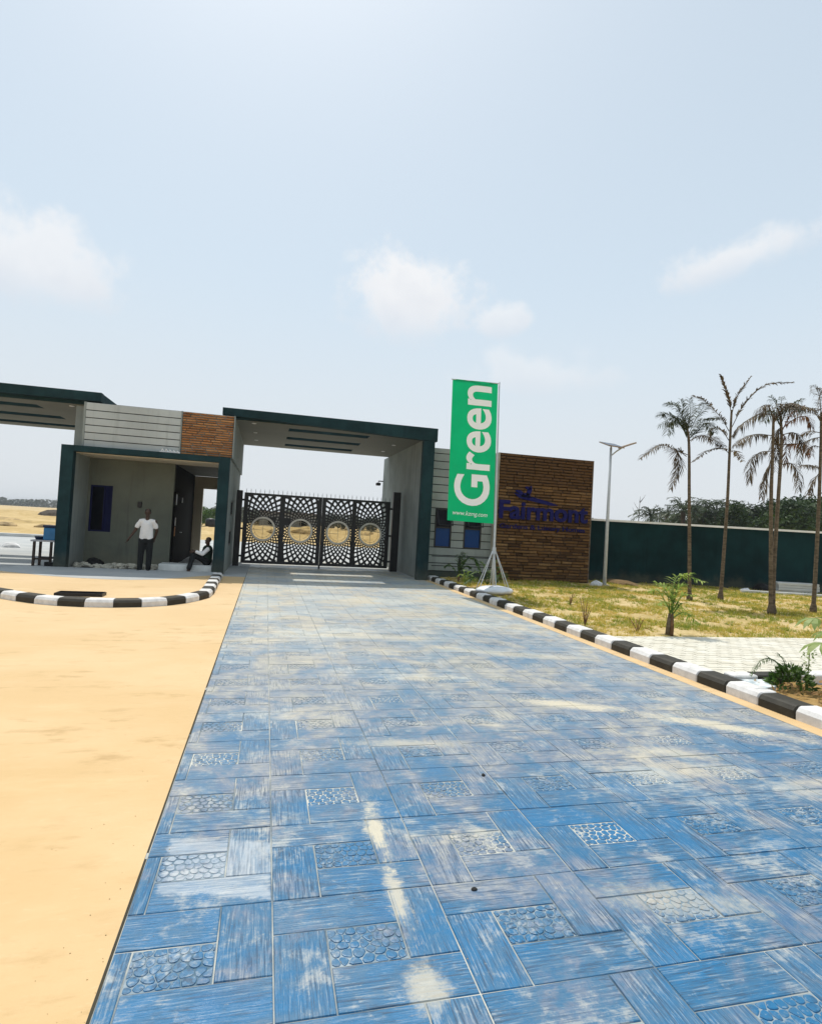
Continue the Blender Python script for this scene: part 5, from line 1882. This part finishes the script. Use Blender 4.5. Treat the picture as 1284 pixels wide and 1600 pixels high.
r = random.Random(33)
woodlab = 'dense dark green tree in the wood behind the boundary wall'
palmlab = 'dark oil palm with arching fronds behind the boundary wall'
for i, (az, dist, s) in enumerate([(36.7, 66, .86), (38.0, 70, .92), (39.3, 64, .98), (40.2, 72, 1.05), (41.0, 66, .98), (42.0, 70, 1.02), (43.3, 66, 1.0)]):
    a = math.radians(az)
    bgtree('p', math.sin(a) * dist, math.cos(a) * dist, s * 1.10, r.uniform(0, 6), ['leftmost', 'second', 'third', 'fourth', 'fifth', 'sixth', 'last'][i] + ' oil palm from the left behind the boundary wall', 'oil palms behind the wall', i % 3, 'palm tree')
for i in range(26):
    az = 41.0 + i * .62 + r.uniform(-.3, .3)
    dist = r.uniform(58, 84)
    a = math.radians(az)
    top = 5.2 + min(2.4, max(0, (az - 40) * .30))
    s = (top + 1.2 * (dist - 70) / 70 * 3) / 6.6 * r.uniform(.93, 1.08)
    bgtree('b', math.sin(a) * dist, math.cos(a) * dist, s, r.uniform(0, 6), woodlab, 'trees of the wood behind the wall', i % 4)
for i in range(9):
    a = math.radians(38.5 + i * 1.1)
    dist = 80
    bgtree('b', math.sin(a) * dist, math.cos(a) * dist, .80 + .03 * i, r.uniform(0, 6), woodlab, 'trees of the wood behind the wall', i % 4)
a = math.radians(31.7)
bgtree('b', math.sin(a) * 80, math.cos(a) * 80, .72, 2, 'small tree top showing between the stone wall and the lamp', None, 1)
# bare thin tree
t = thing('bare_tree', 'bare leafless sapling above the wall, left of the oil palms', 'tree', (41.5, 58, -.1))
tw = MB()
rr = random.Random(2)
tw.tube([(41.5, 58, -.1), (41.5, 58, 3), (41.6, 58, 6.2)], [.08, .06, .02], 6)
for i in range(12):
    z0 = rr.uniform(3, 6)
    a = rr.uniform(0, 6.28)
    L = rr.uniform(.5, 1.3)
    tw.tube([(41.55, 58, z0), (41.55 + math.cos(a) * L * .5, 58 + math.sin(a) * L * .5, z0 + L * .6), (41.55 + math.cos(a) * L * .7, 58 + math.sin(a) * L * .7, z0 + L)], [.03, .02, .008], 5)
tw.build('trunk', M['bark'], t)
# beyond the gate and the corridor
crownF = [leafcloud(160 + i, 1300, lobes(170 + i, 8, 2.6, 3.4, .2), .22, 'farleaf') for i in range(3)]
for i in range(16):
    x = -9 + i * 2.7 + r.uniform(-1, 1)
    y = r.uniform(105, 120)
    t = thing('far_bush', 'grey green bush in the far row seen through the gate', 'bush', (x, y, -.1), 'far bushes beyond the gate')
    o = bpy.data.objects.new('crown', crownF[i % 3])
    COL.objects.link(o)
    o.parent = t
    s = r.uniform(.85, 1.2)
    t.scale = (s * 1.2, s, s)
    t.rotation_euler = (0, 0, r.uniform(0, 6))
for x, y, s, lb in ((-6.6, 76, .75, 'green bush beyond the corridor behind the water tanks'), (-8.2, 80, .8, 'leafy bush left of the tanks beyond the corridor')):
    t = thing('far_bush', lb, 'bush', (x, y, -.1))
    o = bpy.data.objects.new('crown', leafcloud(int(s * 100), 1300, lobes(9, 8, 2.4, 3.6, .2), .22, 'bushleaf'))
    COL.objects.link(o)
    o.parent = t
    t.scale = (s, s, s)
bgtree('p', -6.2, 84, .62, 1, 'lone palm standing beyond the guard house corridor', None, 1, 'palm tree')
for x, w_, lb in ((-6.0, .55, 'squat black water tank seen through the corridor, the right one'), (-7.6, .4, 'smaller dark tank left of the squat black one')):
    t = thing('water_tank', lb, 'water tank', (x, 68, -.05))
    MB().tube([(x, 68, -.05), (x, 68, 1.15), (x, 68, 1.3), (x, 68, 1.36)], [w_, w_, w_ * .7, .12], 14).build('tank_body', M['tank'], t, True)
fbx = thing('block_house', 'low grey unfinished block house far behind the gate', 'building', (5, 92, 0))
MB().box(-1, 7.5, 90, 95, -.1, 2.6).build('wall', M['farblock'], fbx)
MB().box(-1.3, 7.8, 89.7, 95.3, 2.603, 2.8).build('roof', M['farroof'], fbx)
for x in (.3, 2.6, 5.0):
    MB().box(x, x + 1.1, 89.94, 89.99, .8, 1.9).build('window', M['blackdoor'], fbx)
# heaps on the sand at left
rock('rubbish_heap', 'dark sprawling heap on the yellow sand left of the guard house', 'heap', -27.6, 87, .3, (3.2, 1.5, 1.0), 'bark', 61)
for i, (x, y, s, lb) in enumerate(((-15.6, 48, (.8, .5, .5), 'brown earth heap on the sand behind the table'), (-18.2, 47.5, (.9, .6, .55), 'brown earth heap on the sand near the left edge'), (-22.5, 58, (1.6, .8, .7), 'wide earth heap at the left edge of the sand'))):
    rock('earth_heap', lb, 'earth heap', x, y, -.02, (s[0] * 1.5, s[1] * 1.3, s[2] * .8), 'earth', 70 + i, 'earth heaps on the sand')
for i, (x, y, s, lb) in enumerate(((.6, 62, (.9, .6, .45), 'brown earth heap seen through the first gate disc'), (4.6, 74, (1.5, .8, .55), 'brown earth heap seen through the gate lattice in its middle'), (11.6, 66, (1.5, .7, .7), 'dark earth heap seen through the last gate disc'))):
    rock('earth_heap', lb, 'earth heap', x, y, .1, s, 'earth', 90 + i, 'earth heaps beyond the gate')
gr = MB()
r = random.Random(14)
for i in range(600):
    y = .9 + 12 * r.random() ** 1.6
    x = r.uniform(-4.5, 5.0) if r.random() < .7 else r.gauss(-.5, .12)
    k = r.uniform(.001, .0032)
    gr.ball((x, y, .001), (k, k * r.uniform(.6, 1), k * .7), 5, 4, .25, r)
tag(gr.build('grit', M['earth'], kind='stuff'), 'fine grit scattered over the drive and orange paving', 'grit')
tl = MB()
r = random.Random(77)
for i in range(9000):
    x = r.uniform(-420, 130)
    base = 7 + 5 * mnoise.fractal(Vector((x * .02, 0, 4)), 1, 2, 4) + 2 * mnoise.noise(Vector((x * .15, 0, 4)))
    z = r.uniform(-.5, max(2, base))
    y = 620 + r.uniform(-12, 12)
    a = Vector((r.gauss(0, 1), r.gauss(0, 1), r.gauss(0, .6))).normalized() * r.uniform(1.2, 2.4)
    bq = a.cross(Vector((r.gauss(0, 1), r.gauss(0, 1), r.gauss(0, 1)))).normalized() * r.uniform(.6, 1.2)
    c = Vector((x, y, z))
    tl.quadmesh([c - a, c + bq, c + a, c - bq], [(0, 1, 2, 3)])
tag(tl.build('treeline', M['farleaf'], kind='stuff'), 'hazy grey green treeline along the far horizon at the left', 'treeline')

# thin tropical haze over the plain
hm = bpy.data.materials.new('haze_air')
hm.use_nodes = True
hm.node_tree.nodes.clear()
pvol = hm.node_tree.nodes.new('ShaderNodeVolumePrincipled')
pvol.inputs['Color'].default_value = (.86, .90, .95, 1)
pvol.inputs['Density'].default_value = .00042
hout = hm.node_tree.nodes.new('ShaderNodeOutputMaterial')
hm.node_tree.links.new(pvol.outputs[0], hout.inputs['Volume'])
hzo = MB().box(-2600, 2600, -420, 2600, -1.2, 18).build('haze', hm, kind='stuff')
tag(hzo, 'thin pale haze lying over the whole plain', 'haze')

for o in bpy.data.objects:
    if '_root' in o:
        del o['_root']
